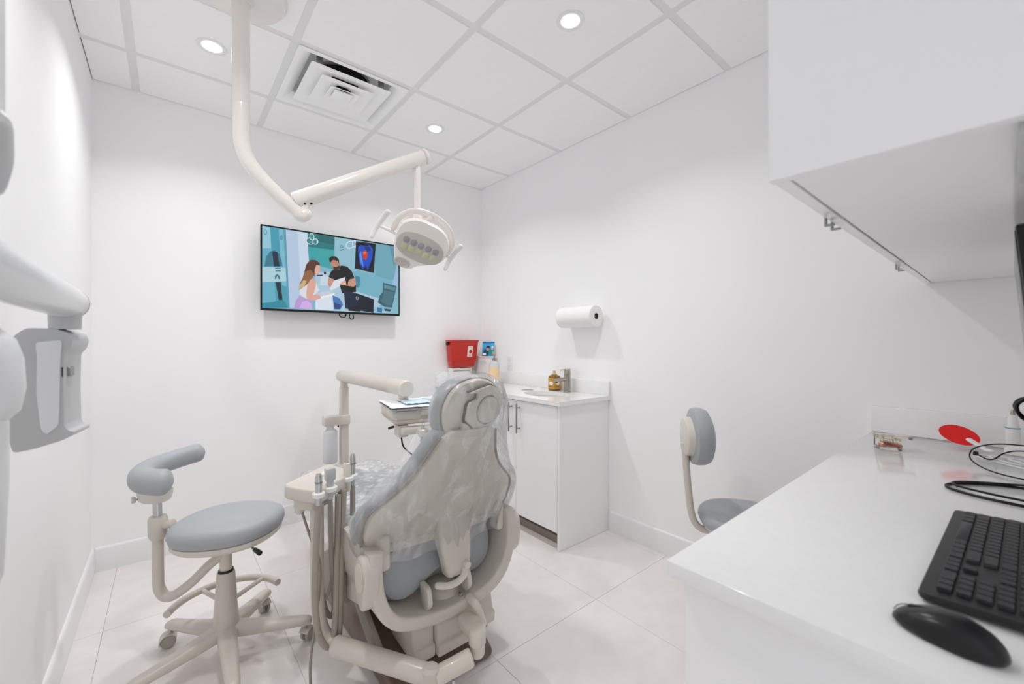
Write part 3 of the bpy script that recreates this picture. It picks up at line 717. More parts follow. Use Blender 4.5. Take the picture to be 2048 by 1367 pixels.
# lotion bottle
bx, by = -.150, -.40
t = thing('lotion_bottle', 'white pump bottle with pale orange label in the counter corner', 'bottle', (bx, by, .9))
el = lambda a, c, z: [V((bx + a * math.cos(2 * PI * i / 28), by + c * math.sin(2 * PI * i / 28), z)) for i in range(28)]
b = new(); loft(b, [el(.038, .044, .9005), el(.042, .048, .905), el(.042, .048, 1.06), el(.036, .042, 1.083), el(.018, .018, 1.095), el(.018, .018, 1.102)]); bd = obj('body', b, bottle_white, t)
b = new()
R0 = []
for z in (.915, 1.045): R0.append([V((bx + .0426 * math.cos(a), by + .0486 * math.sin(a), z)) for a in [math.radians(150 + 150 * k / 16) for k in range(17)]])
loft(b, R0, False, False, False); obj('label', b, orange_label, bd, 'pale orange label')
b = new(); lathe(b, [(.019, 1.1025), (.019, 1.118), (.006, 1.121), (.006, 1.140), (.015, 1.142), (.015, 1.152), (0, 1.153)], (bx, by, 0), 20); tube(b, [(bx, by, 1.147), (bx - .02, by - .025, 1.147), (bx - .03, by - .04, 1.143)], .006, 10, 3)
obj('pump', b, steel, t)

# box in the corner with a brochure on top
t = thing('mask_box', 'white dispenser box standing in the counter corner', 'box', (-.06, -.16, .9))
b = new(); box(b, -.097, -.024, -.265, -.055, .9005, 1.118, .002); obj('carton', b, white_plastic, t)
b = new(); prism(b, superell(.055, .018, 2, 24), lambda a, c, d: V((-.0971 - d, -.16 + a, 1.075 + c)), 0, .0008); obj('opening', b, blue_paper, t)
b = new(); prism(b, superell(.028, .018, 2, 24), lambda a, c, d: V((-.06 + a, -.2651 - d, 1.075 + c)), 0, .0008); obj('opening', b, blue_paper, t)
b = new(); box(b, -.101, -.022, -.269, -.051, 1.1185, 1.130, .002); obj('lid', b, white_plastic, t)
BRO = [((38, 158, 214), [(0, 0), (1, 0), (1, 1), (0, 1)]), ((64, 178, 226), [(0, .55), (1, .6), (1, .9), (0, .85)]), ((20, 120, 186), [(0, .9), (1, .9), (1, 1), (0, 1)]),
       ((24, 70, 120), [(.02, .1), (.2, .5), (.34, .42), (.4, .1)]), ((40, 30, 34), [(.3, .6), (.42, .73), (.58, .72), (.64, .58), (.56, .5), (.36, .5)]),
       ((216, 150, 116), [(.34, .52), (.5, .6), (.6, .5), (.52, .36), (.4, .38)]), ((40, 60, 90), [(.36, .36), (.56, .36), (.6, .1), (.36, .1)]),
       ((20, 150, 160), [(.52, .4), (.76, .46), (.86, .08), (.54, .06)]), ((232, 176, 140), [(.72, .62), (.84, .68), (.94, .56), (.84, .44), (.74, .5)]), ((240, 226, 196), [(.74, .64), (.86, .72), (.96, .62), (.9, .56)]),
       ((226, 170, 70), [(.82, .12), (1, .16), (1, .3), (.84, .34)]), ((240, 244, 246), [(.06, .06), (.32, .06), (.32, .2), (.06, .2)]), ((18, 30, 60), [(0, 0), (.5, 0), (.5, .05), (0, .05)])]
t = thing('brochure', 'small blue brochure with a photo of smiling people propped on the white box', 'brochure', (-.06, -.19, 1.1302))
p0, p1 = V((-.088, -.135, 1.1305)), V((-.035, -.245, 1.1305)); up = V((.012, .006, .13))
b = new(); nrm = (p1 - p0).cross(up).normalized()
if nrm.dot(CAM - p0) < 0: nrm = -nrm
prism(b, [(0, 0), (1, 0), (1, 1), (0, 1)], lambda a, c, d: p0 + (p1 - p0) * a + up * c - nrm * d, .0002, .0022); obj('card', b, label_white, t)
printed('picture', BRO, lambda a, c, d: p0 + (p1 - p0) * a + up * c + nrm * (d + .0001), print_mat, t)

# sharps container on the back wall
t = thing('sharps_container', 'red plastic sharps container with white hazard label on the back wall', 'sharps container', (-.26, -.07, 1.03))
def sh_ring(x0, x1, y, z, r=.018): return [V((p[0], p[1], z)) for p in round_poly([(x0, y), (x1, y), (x1, -.02), (x0, -.02)], r, 3)]
b = new(); loft(b, [sh_ring(-.368, -.150, -.095, 1.035), sh_ring(-.374, -.144, -.102, 1.042), sh_ring(-.383, -.134, -.108, 1.088), sh_ring(-.386, -.131, -.111, 1.091), sh_ring(-.400, -.116, -.125, 1.262)]); bd = obj('bin', b, red_plastic, t)
b = new(); loft(b, [sh_ring(-.406, -.110, -.130, 1.2625, .022), sh_ring(-.408, -.108, -.132, 1.266, .022), sh_ring(-.404, -.112, -.128, 1.276, .022)]); obj('lid', b, red_plastic, t)
b = new(); loft(b, [sh_ring(-.3875, -.1295, -.1125, 1.0895), sh_ring(-.3885, -.1285, -.1135, 1.0905), sh_ring(-.3875, -.1295, -.1128, 1.0925)], False, False); obj('rib', b, label_red, t)
b = new(); prism(b, [(-.236, 1.125), (-.184, 1.125), (-.178, 1.222), (-.232, 1.222)], lambda a, c, d: V((a, -.1148 - (c - 1.125) * .08 - d, c)), 0, .0012); lb = obj('label', b, label_white, t, 'white hazard label')
b = new(); prism(b, superell(.016, .016, 2, 20), lambda a, c, d: V((-.203 + a, -.1192 - d - c * .08, 1.172 + c)), .0008, .0016); obj('hazard_mark', b, label_red, lb)
for k, (z, w) in enumerate(((1.212, .036), (1.140, .036), (1.133, .028), (1.148, .030))):
    b = new(); prism(b, [(-.208 - w / 2, -.0012), (-.208 + w / 2, -.0012), (-.208 + w / 2, .0012), (-.208 - w / 2, .0012)], lambda a, c, d: V((a, -.1163 - (z - 1.125) * .08 - d, z + c)), .0004, .0008); obj('label_text_line', b, label_red, lb)
b = new(); cyl(b, (-.424, -.075, 1.243), (-.400, -.075, 1.243), .014, seg=20, bev=.003); obj('lock_knob', b, dark, t)
b = new(); box(b, -.355, -.17, -.019, -.002, 1.06, 1.23); obj('wall_bracket', b, white_plastic, t)
# dispenser below it
t = thing('glove_dispenser', 'pale wall dispenser with a dark slot under the red container', 'dispenser', (-.27, -.06, .9))
b = new(); box(b, -.375, -.165, -.085, -.0205, .9005, 1.028, .003); obj('housing', b, white_plastic, t)
b = new(); box(b, -.36, -.18, -.0862, -.084, 1.000, 1.006); obj('slot', b, beige_dark, t)

# outlet and paper towel roll on the right wall
t = thing('wall_outlet', 'white rectangular socket plate on the right wall above the counter', 'outlet', (-.003, -.43, 1.02))
b = new(); box(b, -.006, -.0005, -.465, -.395, 1.015, 1.13, .002); obj('plate', b, trim_paint, t)
for z in (1.048, 1.097):
    b = new(); prism(b, superell(.016, .014, 4, 20), lambda a, c, d: V((-.0061 - d, -.43 + a, z + c)), 0, .0015); s = obj('socket', b, trim_paint, t)
    b = new(); box(b, -.0085, -.0076, -.437, -.435, z - .005, z + .005); box(b, -.0085, -.0076, -.425, -.423, z - .004, z + .004); obj('slots', b, beige_dark, s)
rx, rz, ya, yb, rr = -.085, 1.43, -1.435, -1.125, .072
t = thing('paper_towel_roll', 'white paper towel roll on a holder on the right wall', 'paper towel', (rx, -1.28, rz - rr))
b = new(); seg = 48
loft(b, [[V((rx + r * math.cos(2 * PI * i / seg), y, rz + r * math.sin(2 * PI * i / seg))) for i in range(seg)] for r, y in
         ((.021, ya), (rr - .003, ya), (rr, ya + .003), (rr, yb - .003), (rr - .003, yb), (.021, yb), (.021, ya))], False, False)
obj('paper', b, paper, t)
b = new(); loft(b, [[V((rx + r * math.cos(2 * PI * i / 28), y, rz + r * math.sin(2 * PI * i / 28))) for i in range(28)] for r, y in
         ((.0208, ya + .001), (.0208, yb), (.0185, yb), (.0185, ya + .001), (.0208, ya + .001))], False, False)
obj('core', b, cardboard, t)
b = new(); cyl(b, (rx, ya + .012, rz), (rx, yb + .012, rz), .009, seg=16, bev=.002); rod = obj('holder_rod', b, steel, t)
b = new(); box(b, rx - .012, -.0005, yb + .006, yb + .012, rz - .012, rz + .012, .002); box(b, -.006, -.0005, yb + .0, yb + .05, rz - .03, rz + .03, .002); obj('holder_arm', b, steel, t)

# ---------------------------------------------------------------- desk with upper cabinet
DZ = .886; DX = -1.622; DY = -2.825
t = thing('desk_counter', 'long white quartz desk top with backsplash along the right wall', 'countertop', (DX / 2, (DY - RD) / 2, DZ - .026))
b = new(); box(b, DX, -.001, -RD + .001, DY, DZ - .026, DZ, .0015); obj('slab', b, quartz, t)
b = new(); box(b, -.021, -.001, -RD + .001, DY, DZ + .0003, DZ + .105, .0015); obj('backsplash', b, quartz, t)
b = new(); box(b, DX, -.0215, -RD + .001, -RD + .021, DZ + .0003, DZ + .105, .0015); obj('backsplash', b, quartz, t)
t = thing('drawer_cabinet', 'white lacquered drawer cabinet supporting the end of the desk', 'cabinet', (DX + .1, (DY - RD) / 2, 0))
b = new(); box(b, DX + .028, DX + .047, -RD + .002, DY - .018, .001, DZ - .0265, .001, 1); obj('end_panel', b, lacquer, t)
b = new(); box(b, DX + .0475, DX + .62, -RD + .002, DY - .06, .09, DZ - .0265); obj('body', b, lacquer, t)
for k in range(3):
    b = new(); z0 = .1 + k * .253; box(b, DX + .05, DX + .618, DY - .0595, DY - .041, z0, z0 + .25, .001, 1); d = obj('drawer', b, lacquer, t)
    b = new(); cyl(b, (DX + .25, DY - .012, z0 + .2), (DX + .42, DY - .012, z0 + .2), .0055, seg=14)
    for x in (DX + .27, DX + .4): cyl(b, (x, DY - .041, z0 + .2), (x, DY - .012, z0 + .2), .004, seg=10)
    obj('handle', b, steel, d)
b = new(); box(b, DX + .05, DX + .615, DY - .1, DY - .085, .001, .089); obj('toe_kick', b, beige_dark, t)

UZ, UY = 1.483, -2.981
t = thing('upper_cabinet', 'large white wall cabinet hanging above the desk', 'cabinet', (DX / 2, (UY - RD) / 2, UZ))
b = new(); box(b, DX - .001, DX + .018, -RD + .001, UY, UZ, 2.62, .001, 1); obj('end_panel', b, lacquer, t)
b = new(); box(b, DX + .0185, -.002, -RD + .001, UY - .022, UZ + .004, 2.62); obj('body', b, lacquer, t)
b = new(); box(b, DX - .001, -.002, -RD + .001, UY - .001, 2.6205, RH - .003); obj('filler', b, lacquer, t)
dbs = [DX + .0195, -1.312, -.955, -.585, -.002]
for k in range(4):
    x0 = dbs[k]; w = dbs[k + 1] - x0
    b = new(); box(b, x0, x0 + w - .003, UY - .0195, UY - .0005, UZ + .002, 2.615, .0012, 1); d = obj('door', b, lacquer, t)
    hx = {0: x0 + w - .022, 1: x0 + .02, 2: x0 + w - .022, 3: x0 + .02}[k]
    b = new(); box(b, hx - .005, hx + .005, UY - .0005, UY + .003, UZ - .009, UZ + .016, .0008); box(b, hx - .005, hx + .005, UY - .012, UY + .003, UZ - .011, UZ - .008, .0008)
    obj('pull', b, steel, d, 'small steel edge pull')
b = new(); box(b, DX + .02, DX + .23, -RD + .05, -3.206, UZ - .012, UZ + .003, .002); obj('light_fixture', b, xray_grey, t, 'grey under-cabinet fixture')
# ---------------------------------------------------------------- ceiling-mounted operatory light
LPX, LPY = -2.048, -1.197
t = thing('operatory_light', 'cream ceiling-mounted dental light with bent pole, spring arm and LED head', 'dental light', (LPX, LPY, RH))
b = new(); lathe(b, [(0, 0), (.165, 0), (.165, -.010), (.155, -.026), (.12, -.036), (.045, -.040), (.040, -.055), (0, -.055)], (LPX, LPY, RH - .001), 48); obj('canopy', b, lamp_beige, t)
b = new(); cyl(b, (LPX, LPY, RH - .04), (LPX, LPY, 2.222), .0315, seg=32, bev=.002); obj('pole', b, lamp_beige, t)
E2 = V((-1.822, -1.238, 1.800))
b = new()
P = [V((LPX, LPY, 2.2205)), V((LPX, LPY, 2.12)), V((LPX + .004, LPY - .001, 2.06)), V((LPX + .026, LPY - .006, 1.995)), V((LPX + .072, LPY - .015, 1.935)), V((LPX + .135, LPY - .027, 1.872))]
P += [V((LPX + .19, LPY - .035, 1.828)), V((-1.834, -1.2365, 1.803)), V((-1.818, -1.239, 1.812))]
tube(b, P, [.0315, .027], 28, 6, round_end=True); obj('bent_tube', b, lamp_beige, t)
b = new(); cyl(b, (-1.820, -1.239, 1.81), (-1.820, -1.239, 1.872), .019, seg=24, bev=.002); jn = obj('joint', b, lamp_beige, t)
b = new(); cyl(b, (-1.826, -1.256, 1.853), (-1.822, -1.262, 1.853), .005, seg=10); cyl(b, (-1.8, -1.256, 1.858), (-1.797, -1.262, 1.858), .005, seg=10); obj('screw', b, dark, jn)
A0, A1 = V((-1.858, -1.226, 1.862)), V((-1.322, -1.386, 2.152))
ad = (A1 - A0).normalized()
b = new(); cyl(b, A0, A1, .037, .034, 32, .006); arm = obj('spring_arm', b, lamp_beige, t)
b = new(); cyl(b, A1 - ad * .001, A1 + ad * .016, .038, .036, 32, .005); obj('end_cap', b, lamp_beige, arm)
ax, ay = frame(ad); sidev = -ax if ax.dot(CAM - A0) < 0 else ax
b = new(); q0, q1 = A0 + ad * .02 - V((0, 0, .0205)) + sidev * .027, A1 - ad * .02 - V((0, 0, .019)) + sidev * .0255
cyl(b, q0, q1, .0016, seg=6); obj('seam', b, beige_dark, arm)
DR = V((-1.352, -1.372, 0))
b = new(); cyl(b, (DR.x, DR.y, 2.118), (DR.x, DR.y, 1.86), .0155, seg=24, bev=.002); obj('drop_rod', b, lamp_beige, t)
b = new(); cyl(b, (DR.x, DR.y, 2.112), (DR.x - .012, DR.y - .012, 2.112), .006, seg=8); obj('set_screw', b, dark, t)
b = new(); cyl(b, (DR.x, DR.y, 1.868), (DR.x, DR.y, 1.80), .0215, .027, 24, .003); obj('knuckle', b, lamp_beige, t)
# head, local axes: a to the picture's right, c up along the face, n out of the face
ha = V((.92, -.22, -.33)).normalized(); hn = V((-.34, -.78, -.50)); hn = (hn - ha * hn.dot(ha)).normalized(); hc = hn.cross(ha).normalized()
if hc.z < 0: hc = -hc
HC = V((-1.345, -1.385, 1.718))
def H(a, c, n): return HC + ha * a + hc * c + hn * n
out = [(-.128, .02), (-.118, .075), (-.07, .115), (0, .125), (.07, .115), (.118, .075), (.130, .01), (.112, -.035), (.07, -.065), (.025, -.092), (.0, -.118), (-.035, -.128), (-.075, -.118), (-.095, -.085), (-.115, -.035)]
outc = [(p.x, p.y) for p in catmull([(p[0], p[1], 0) for p in out + out[:1]], 4)[:-1]]
b = new(); pillow(b, outc, H, [(.50, -.075), (.74, -.066), (.90, -.045), (.985, -.012), (1.0, .010), (.985, .024), (.955, .030)]); hd = obj('head', b, lamp_beige, t)
fo = [(p[0] * .88 + .002, p[1] * .70 - .004) for p in superell(.130, .092, 2.4, 40)]
b = new(); pillow(b, fo, H, [(1.0, .0295), (1.0, .031), (.94, .033)]); fp = obj('face_panel', b, lamp_face, hd)
sl = round_poly([(-.100, -.030), (.100, -.030), (.100, .030), (-.100, .030)], .018, 4)
b = new(); pillow(b, [(p[0], p[1] - .006) for p in sl], H, [(1.0, .033), (1.0, .0338), (.985, .0342)]); lp = obj('led_window', b, lamp_face, hd)
for row, m in ((.0115, led_grey), (-.0225, led_yellow)):
    for k in range(5):
        b = new(); c0 = -.073 + k * .0365
        pillow(b, superell(.0150, .0145 if row > 0 else .0155, 2.6 if row > 0 else 4, 16), lambda a, c, d: H(c0 + a, row + c, d), [(1, .0343), (.97, .0362), (.6, .0378)]); obj('led_lens', b, m, hd)
b = new(); pillow(b, superell(.040, .022, 2.3, 24), lambda a, c, d: H(-.050 + a, -.100 + c, d), [(1, .027), (.96, .033), (.8, .034), (.7, .031), (.2, .031)]); obj('sensor', b, lamp_face, hd)
# yoke and handles
b = new(); tube(b, [H(-.140, .02, -.03), H(-.135, .075, -.032), H(-.09, .128, -.036), H(0, .150, -.038), H(.09, .128, -.036), H(.135, .075, -.032), H(.140, .02, -.03)], .0135, 12, 6, flat=(1.25, .8), round_end=True); obj('yoke', b, lamp_beige, t)
b = new(); cyl(b, V((DR.x, DR.y, 1.806)), H(0, .150, -.038), .020, .016, 20, .002); obj('yoke_stem', b, lamp_beige, t)
for s, L in ((-1, .068), (1, .022)):
    b = new(); cyl(b, H(s * .12, .0, -.03), H(s * (.135 + L), .0, -.03), .008, .006, 14); st = obj('handle_stem', b, lamp_beige, t)
    b = new(); q = s * (.142 + L)
    tube(b, [H(q - .006, -.055, .0), H(q, -.01, -.025), H(q + .012, .045, -.032), H(q + .02, .075, -.03)], [.009, .0125], 12, 5, flat=(.7, 1.2), round_end=True); obj('handle', b, white_plastic, st)

# ---------------------------------------------------------------- dental chair
X0 = -1.468
chair = thing('dental_chair', 'beige dental chair with blue-grey upholstery under clear plastic covers', 'dental chair', (X0, -1.5, 0))
b = new()
prof = [(-1.875, .002), (-1.875, .035), (-1.82, .065), (-1.70, .105), (-1.42, .255), (-1.10, .27), (-.98, .20), (-.90, .05), (-.88, .002)]
prism(b, prof, lambda a, c, d: V((X0 + d, a, c)), -.215, .195, .016, 3); obj('base_cover', b, brown, chair, 'brown floor base cover')
b = new(); prism(b, [(-1.80, .12), (-1.78, .16), (-1.40, .34), (-1.37, .29), (-1.72, .10)], lambda a, c, d: V((X0 + d, a, c)), -.2352, -.2152, .004); obj('base_trim', b, beige_dark, chair)
b = new(); box(b, X0 - .118, X0 + .15, -1.79, -1.12, .10, .215, .008); box(b, X0 - .118, X0 + .15, -1.60, -1.12, .2151, .34, .008); obj('shaded_gap_link', b, black_mat, chair)  # inner link in black, the colour standing in for the shaded gap
# rear housing in three sections
def rear_box(x0, x1, yb, zb, zt, nm, m, slope=.05):
    b = new()
    prism(b, [(yb, zb), (yb - .004, zb + .045), (yb + .012, zb + .05), (yb + slope * .3, zt - .05), (yb + slope, zt), (-1.55, zt + .02), (-1.55, zb + .02)], lambda a, c, d: V((d, a, c)), x0, x1, .007, 2)
    return obj(nm, b, m, chair)
rear_box(X0 - .138, X0 - .052, -1.850, .105, .265, 'rear_housing', beige)
rear_box(X0 - .050, X0 + .085, -1.868, .105, .265, 'rear_cover', beige)
rear_box(X0 + .087, X0 + .215, -1.858, .125, .285, 'rear_housing', beige, .09)
b = new(); box(b, X0 + .13, X0 + .225, -1.80, -1.60, .06, .144, .012); obj('rear_foot', b, beige_dark, chair)
# U-shaped back cradle
path = [(-.306, .565), (-.308, .48), (-.296, .40), (-.262, .325), (-.20, .272), (-.10, .245), (0, .238), (.10, .245), (.20, .272), (.262, .325), (.296, .40), (.308, .48), (.306, .565)]
pp = [(p.x, p.y) for p in catmull([(a, c, 0) for a, c in path], 4)]
b = new(); rings = []
for i, (a, c) in enumerate(pp):
    a0, c0 = pp[max(i - 1, 0)]; a1, c1 = pp[min(i + 1, len(pp) - 1)]
    tv = V((a1 - a0, c1 - c0)).normalized(); nv = V((-tv.y, tv.x))     # inward normal
    th = .046; y0, y1 = -1.885, -1.60
    prof = round_poly([(0, y0), (th, y0), (th * .9, y1), (0, y1)], .014, 3)
    rings.append([V((X0 + a + nv.x * q[0], q[1], c + nv.y * q[0])) for q in prof])
loft(b, rings); obj('cradle', b, beige, chair)
b = new(); web = [(p[0] * .93, .03 + (p[1] - .03) * 1.0 + .03) for p in pp if p[1] < .44]
prism(b, web, lambda a, c, d: V((X0 + a, d, c)), -1.70, -1.66); obj('cradle_web', b, beige, chair)
b = new(); box(b, X0 - .21, X0 + .21, -1.60, -1.02, .285, .385, .03, 3); obj('seat_pan', b, beige, chair)
# hinge pods with round covers
for s in (-1, 1):
    b = new(); cxp = X0 + s * .302
    prism(b, round_poly([(-1.892, .475), (-1.885, .535), (-1.845, .562), (-1.80, .54), (-1.785, .47), (-1.80, .40), (-1.855, .375), (-1.882, .41)], .028, 4), lambda a, c, d: V((cxp + d, a, c)), -.026, .026, .010, 3); hp = obj('hinge_pod', b, beige, chair)
    b = new(); prism(b, superell(.036, .046, 2.2, 28), lambda a, c, d: V((cxp + s * (.0262 + d), -1.840 + a, .485 + c)), 0, .003, .001, 1); obj('hinge_cover', b, beige_light, hp)
    b = new(); box(b, X0 + s * .245 - .018, X0 + s * .245 + .018, -1.86, -1.80, .485, .60, .012, 3); obj('back_ear', b, beige, chair)
    b = new(); prism(b, [(-1.80, .50), (-1.70, .47), (-1.45, .40), (-1.42, .30), (-1.55, .27), (-1.76, .33)], lambda a, c, d: V((X0 + d, a, c)), s * .262, s * .285, .008, 2); obj('side_link', b, beige, chair)
# seat upholstery: lofted along the chair with an arched rear underside
def seat_ring(y, hw, top, bot, arch, n=2.8):
    pts = []
    N = 36
    for i in range(N):
        tt = 2 * PI * i / N; c, s = math.cos(tt), math.sin(tt)
        a = hw * math.copysign(abs(c) ** (2 / 3.2), c)
        k = math.copysign(abs(s) ** (2 / n), s)
        mid = (top + bot) / 2; h = (top - bot) / 2
        z = mid + h * k
        if s < 0: z += arch * math.exp(-(a / (hw * .42)) ** 2) * abs(k)
        pts.append(V((X0 + a, y, z)))
    return pts
b = new()
loft(b, [seat_ring(-1.800, .15, .49, .40, .01), seat_ring(-1.803, .20, .525, .345, .06), seat_ring(-1.795, .228, .545, .31, .09), seat_ring(-1.77, .243, .555, .295, .10), seat_ring(-1.70, .248, .555, .30, .10), seat_ring(-1.60, .252, .55, .385, .02),
         seat_ring(-1.45, .258, .54, .40, 0), seat_ring(-1.25, .26, .53, .41, 0), seat_ring(-1.18, .255, .52, .42, 0)])
obj('seat_cushion', b, vinyl, chair)
b = new()
loft(b, [seat_ring(-1.175, .25, .515, .425, 0), seat_ring(-1.05, .245, .515, .40, 0), seat_ring(-.80, .225, .495, .385, 0), seat_ring(-.62, .205, .475, .37, 0), seat_ring(-.53, .185, .462, .37, 0), seat_ring(-.50, .15, .445, .385, 0)])
obj('leg_cushion', b, vinyl, chair)
b = new(); prism(b, round_poly([(-.20, -1.1), (.20, -1.1), (.17, -.56), (.10, -.50), (-.10, -.50), (-.17, -.56)], .04, 4), lambda a, c, d: V((X0 + a, c, d)), .345, .372, .006, 2); obj('leg_support', b, beige, chair)
# backrest: outline half-width as a function of height along the reclined plane
def yb(z): return -1.832 - .46 * (z - .6) - (.10 * max(0, z - .86))
LV = [(.500, .235), (.520, .285), (.550, .312), (.600, .326), (.650, .325), (.690, .308), (.725, .272), (.760, .232), (.800, .196), (.850, .166), (.900, .144), (.940, .126), (.962, .104), (.972, .07)]
def back_ring(z, hw, rear, front, bulge, N=40, ex=3.0):
    pts = []
    for i in range(N):
        tt = 2 * PI * i / N; c, s = math.cos(tt), math.sin(tt)
        a = hw * math.copysign(abs(c) ** (2 / ex), c); k = math.copysign(abs(s) ** (2 / ex), s)
        mid = (rear + front) / 2; h = (rear - front) / 2
        y = yb(z) + mid + h * k + bulge * (a / .33) ** 2
        pts.append(V((X0 + a, y, z)))
    return pts
b = new(); rings = []
for z, hw in LV: rings.append(back_ring(z, hw, .004, .115, .03))
loft(b, rings); obj('back_cushion', b, vinyl, chair)
b = new(); rings = []
for z, hw in [(z, max(hw - .022, .03)) for z, hw in LV[1:-1]]: rings.append(back_ring(z, hw, -.026, .035, .026))
loft(b, rings); shell = obj('back_shell', b, beige, chair)
# seam bead round the shell's right and left edge
for s in (-1, 1):
    b = new(); tube(b, [V((X0 + s * (hw - .012), yb(z) + .0 + .028 * ((hw - .012) / .33) ** 2, z)) for z, hw in LV[2:-2]], .005, 8, 3); obj('seam_bead', b, beige_dark, chair)
# spine bracket below the shell
b = new(); rings = []
for z, y, hw in ((.62, -1.835, .072), (.56, -1.842, .070), (.50, -1.856, .064), (.45, -1.868, .056), (.415, -1.868, .048), (.392, -1.858, .038)):
    rings.append([V((X0 + .02 + p[0], y + p[1], z)) for p in round_poly([(-hw, -.028), (hw, -.028), (hw, .03), (-hw, .03)], .016, 3)])
loft(b, rings); obj('back_spine', b, beige, chair)
b = new(); tube(b, [(X0 + .045, -1.900, .425), (X0 + .034, -1.908, .400), (X0 + .005, -1.905, .380), (X0 - .030, -1.892, .374), (X0 - .06, -1.875, .378)], .0095, 12, 6, flat=(1.3, .8), round_end=True); obj('release_hook', b, beige_light, chair)
b = new(); cyl(b, (X0 + .047, -1.89, .430), (X0 + .047, -1.915, .430), .014, seg=20, bev=.003); obj('hook_pivot', b, beige_light, chair)
for dx, z in ((-.085, .315), (.085, .325)):
    b = new(); prism(b, round_poly([(-1.80, z + .06), (-1.86, z + .055), (-1.875, z), (-1.855, z - .03), (-1.82, z - .02)], .012, 3), lambda a, c, d: V((X0 + dx + d, a, c)), -.009, .009, .003, 2); lv = obj('stop_tab', b, beige_light, chair)
    b = new(); cyl(b, (X0 + dx - .03, -1.84, z - .035), (X0 + dx - .03, -1.858, z - .035), .006, seg=10, bev=.0015); obj('bolt', b, chrome, lv)
b = new(); lathe(b, [(.075, 0), (.072, .025), (.055, .05), (.02, .062), (0, .063)], (X0 + .02, -1.76, .262), 28); obj('cradle_boss', b, beige, chair)
b = new(); box(b, X0 - .006, X0 + .008, -1.86, -1.84, .345, .357, .002); obj('red_plug', b, label_red, chair)
b = new(); tube(b, [(X0 + .075, -1.88, .285), (X0 + .078, -1.912, .275), (X0 + .088, -1.925, .245), (X0 + .098, -1.935, .205)], [.017, .015], 14, 6, round_end=True); obj('lever', b, beige_light, chair)
# headrest
HZ = lambda c: 1.035 + c
def HY(z): return -1.995 - .22 * (z - 1.035)
ho = [(-.085, -.098), (-.112, -.075), (-.125, -.02), (-.118, .03), (-.095, .07), (-.055, .096), (0, .106), (.055, .096), (.095, .07), (.118, .03), (.125, -.02), (.112, -.075), (.085, -.098), (0, -.104)]
hoc = [(p.x, p.y) for p in catmull([(p[0], p[1], 0) for p in ho + ho[:1]], 3)[:-1]]
HF = lambda a, c, d: V((X0 + .005 + a, HY(HZ(c)) + d + .6 * a * a, HZ(c)))
b = new(); pillow(b, hoc, HF, [(.6, .092), (.86, .088), (.97, .070), (1.0, .045), (1.0, .018), (.985, .004), (.95, -.002)]); obj('headrest_cushion', b, vinyl, chair)
b = new(); pillow(b, hoc, HF, [(.88, .004), (.925, -.004), (.92, -.014), (.86, -.022), (.5, -.027)]); hs = obj('headrest_shell', b, beige, chair)
b = new(); tube(b, [HF(p[0] * .945, p[1] * .945, -.006) for p in hoc + hoc[:1]], .0028, 8, 2); obj('headrest_seam', b, beige_dark, hs)
mech = round_poly([(-.058, .050), (-.022, .052), (-.018, .030), (-.052, .018), (-.056, -.045), (-.028, -.066), (-.022, -.085), (.052, -.085), (.062, -.060), (.085, -.035), (.092, .02), (.072, .058), (.030, .074), (-.006, .066)], .012, 3)
b = new(); prism(b, mech, lambda a, c, d: HF(a + .012, c, d), -.027, -.050, .004, 2); mc = obj('headrest_mechanism', b, beige_light, chair)
b = new(); prism(b, [(p[0] * 1.07 + .000, p[1] * 1.07) for p in mech], lambda a, c, d: HF(a + .011, c, d), -.020, -.036); obj('mechanism_shadow_gap', b, brown, mc)  # larger backing plate, its dark colour painted as a shadow line round the mechanism
b = new(); prism(b, round_poly([(-.062, -.048), (-.034, -.068), (-.026, -.092), (.062, -.092), (.066, -.128), (-.062, -.128)], .008, 3), lambda a, c, d: HF(a + .012, c, d), -.020, -.046, .005, 2); obj('headrest_bracket', b, beige_light, chair)
b = new(); pillow(b, superell(.042, .047, 2.2, 32), lambda a, c, d: HF(a + .038, c - .012, d), [(1, -.048), (1, -.054), (.93, -.062), (.6, -.066), (.3, -.062)]); kn = obj('knob', b, beige_light, mc)
b = new(); tube(b, [HF(.038 + .046 * math.cos(q), -.012 + .051 * math.sin(q), -.0505) for q in [2 * PI * k / 24 for k in range(25)]], .0016, 6, 1); obj('knob_groove', b, beige_dark, mc)
b = new(); box(b, X0 - .028, X0 + .032, -1.962, -1.948, .86, .96, .006, 2); obj('headrest_bar', b, steel, chair)

# ---------------------------------------------------------------- plastic covers
def sheet(bm, nu, nv, fn):
    rows = [[bm.verts.new(fn(i / nu, j / nv)) for i in range(nu + 1)] for j in range(nv + 1)]
    for j in range(nv):
        for i in range(nu): bm.faces.new((rows[j][i], rows[j][i + 1], rows[j + 1][i + 1], rows[j + 1][i]))
from mathutils import noise as mnoise
def lerp_tab(tab, z):
    for (z0, a), (z1, c) in zip(tab, tab[1:]):
        if z0 <= z <= z1: return a + (c - a) * (z - z0) / (z1 - z0)
    return tab[0][1] if z < tab[0][0] else tab[-1][1]
hull_w = [(.49, .30), (.55, .325), (.60, .342), (.66, .338), (.72, .305), (.80, .238), (.88, .190), (.95, .158), (1.03, .148), (1.09, .125), (1.12, .095), (1.15, .05)]
hull_y = [(.49, -1.845), (.60, -1.876), (.70, -1.925), (.80, -1.975), (.90, -2.026), (.96, -2.055), (1.0, -2.066), (1.06, -2.072), (1.12, -2.062), (1.15, -2.03)]
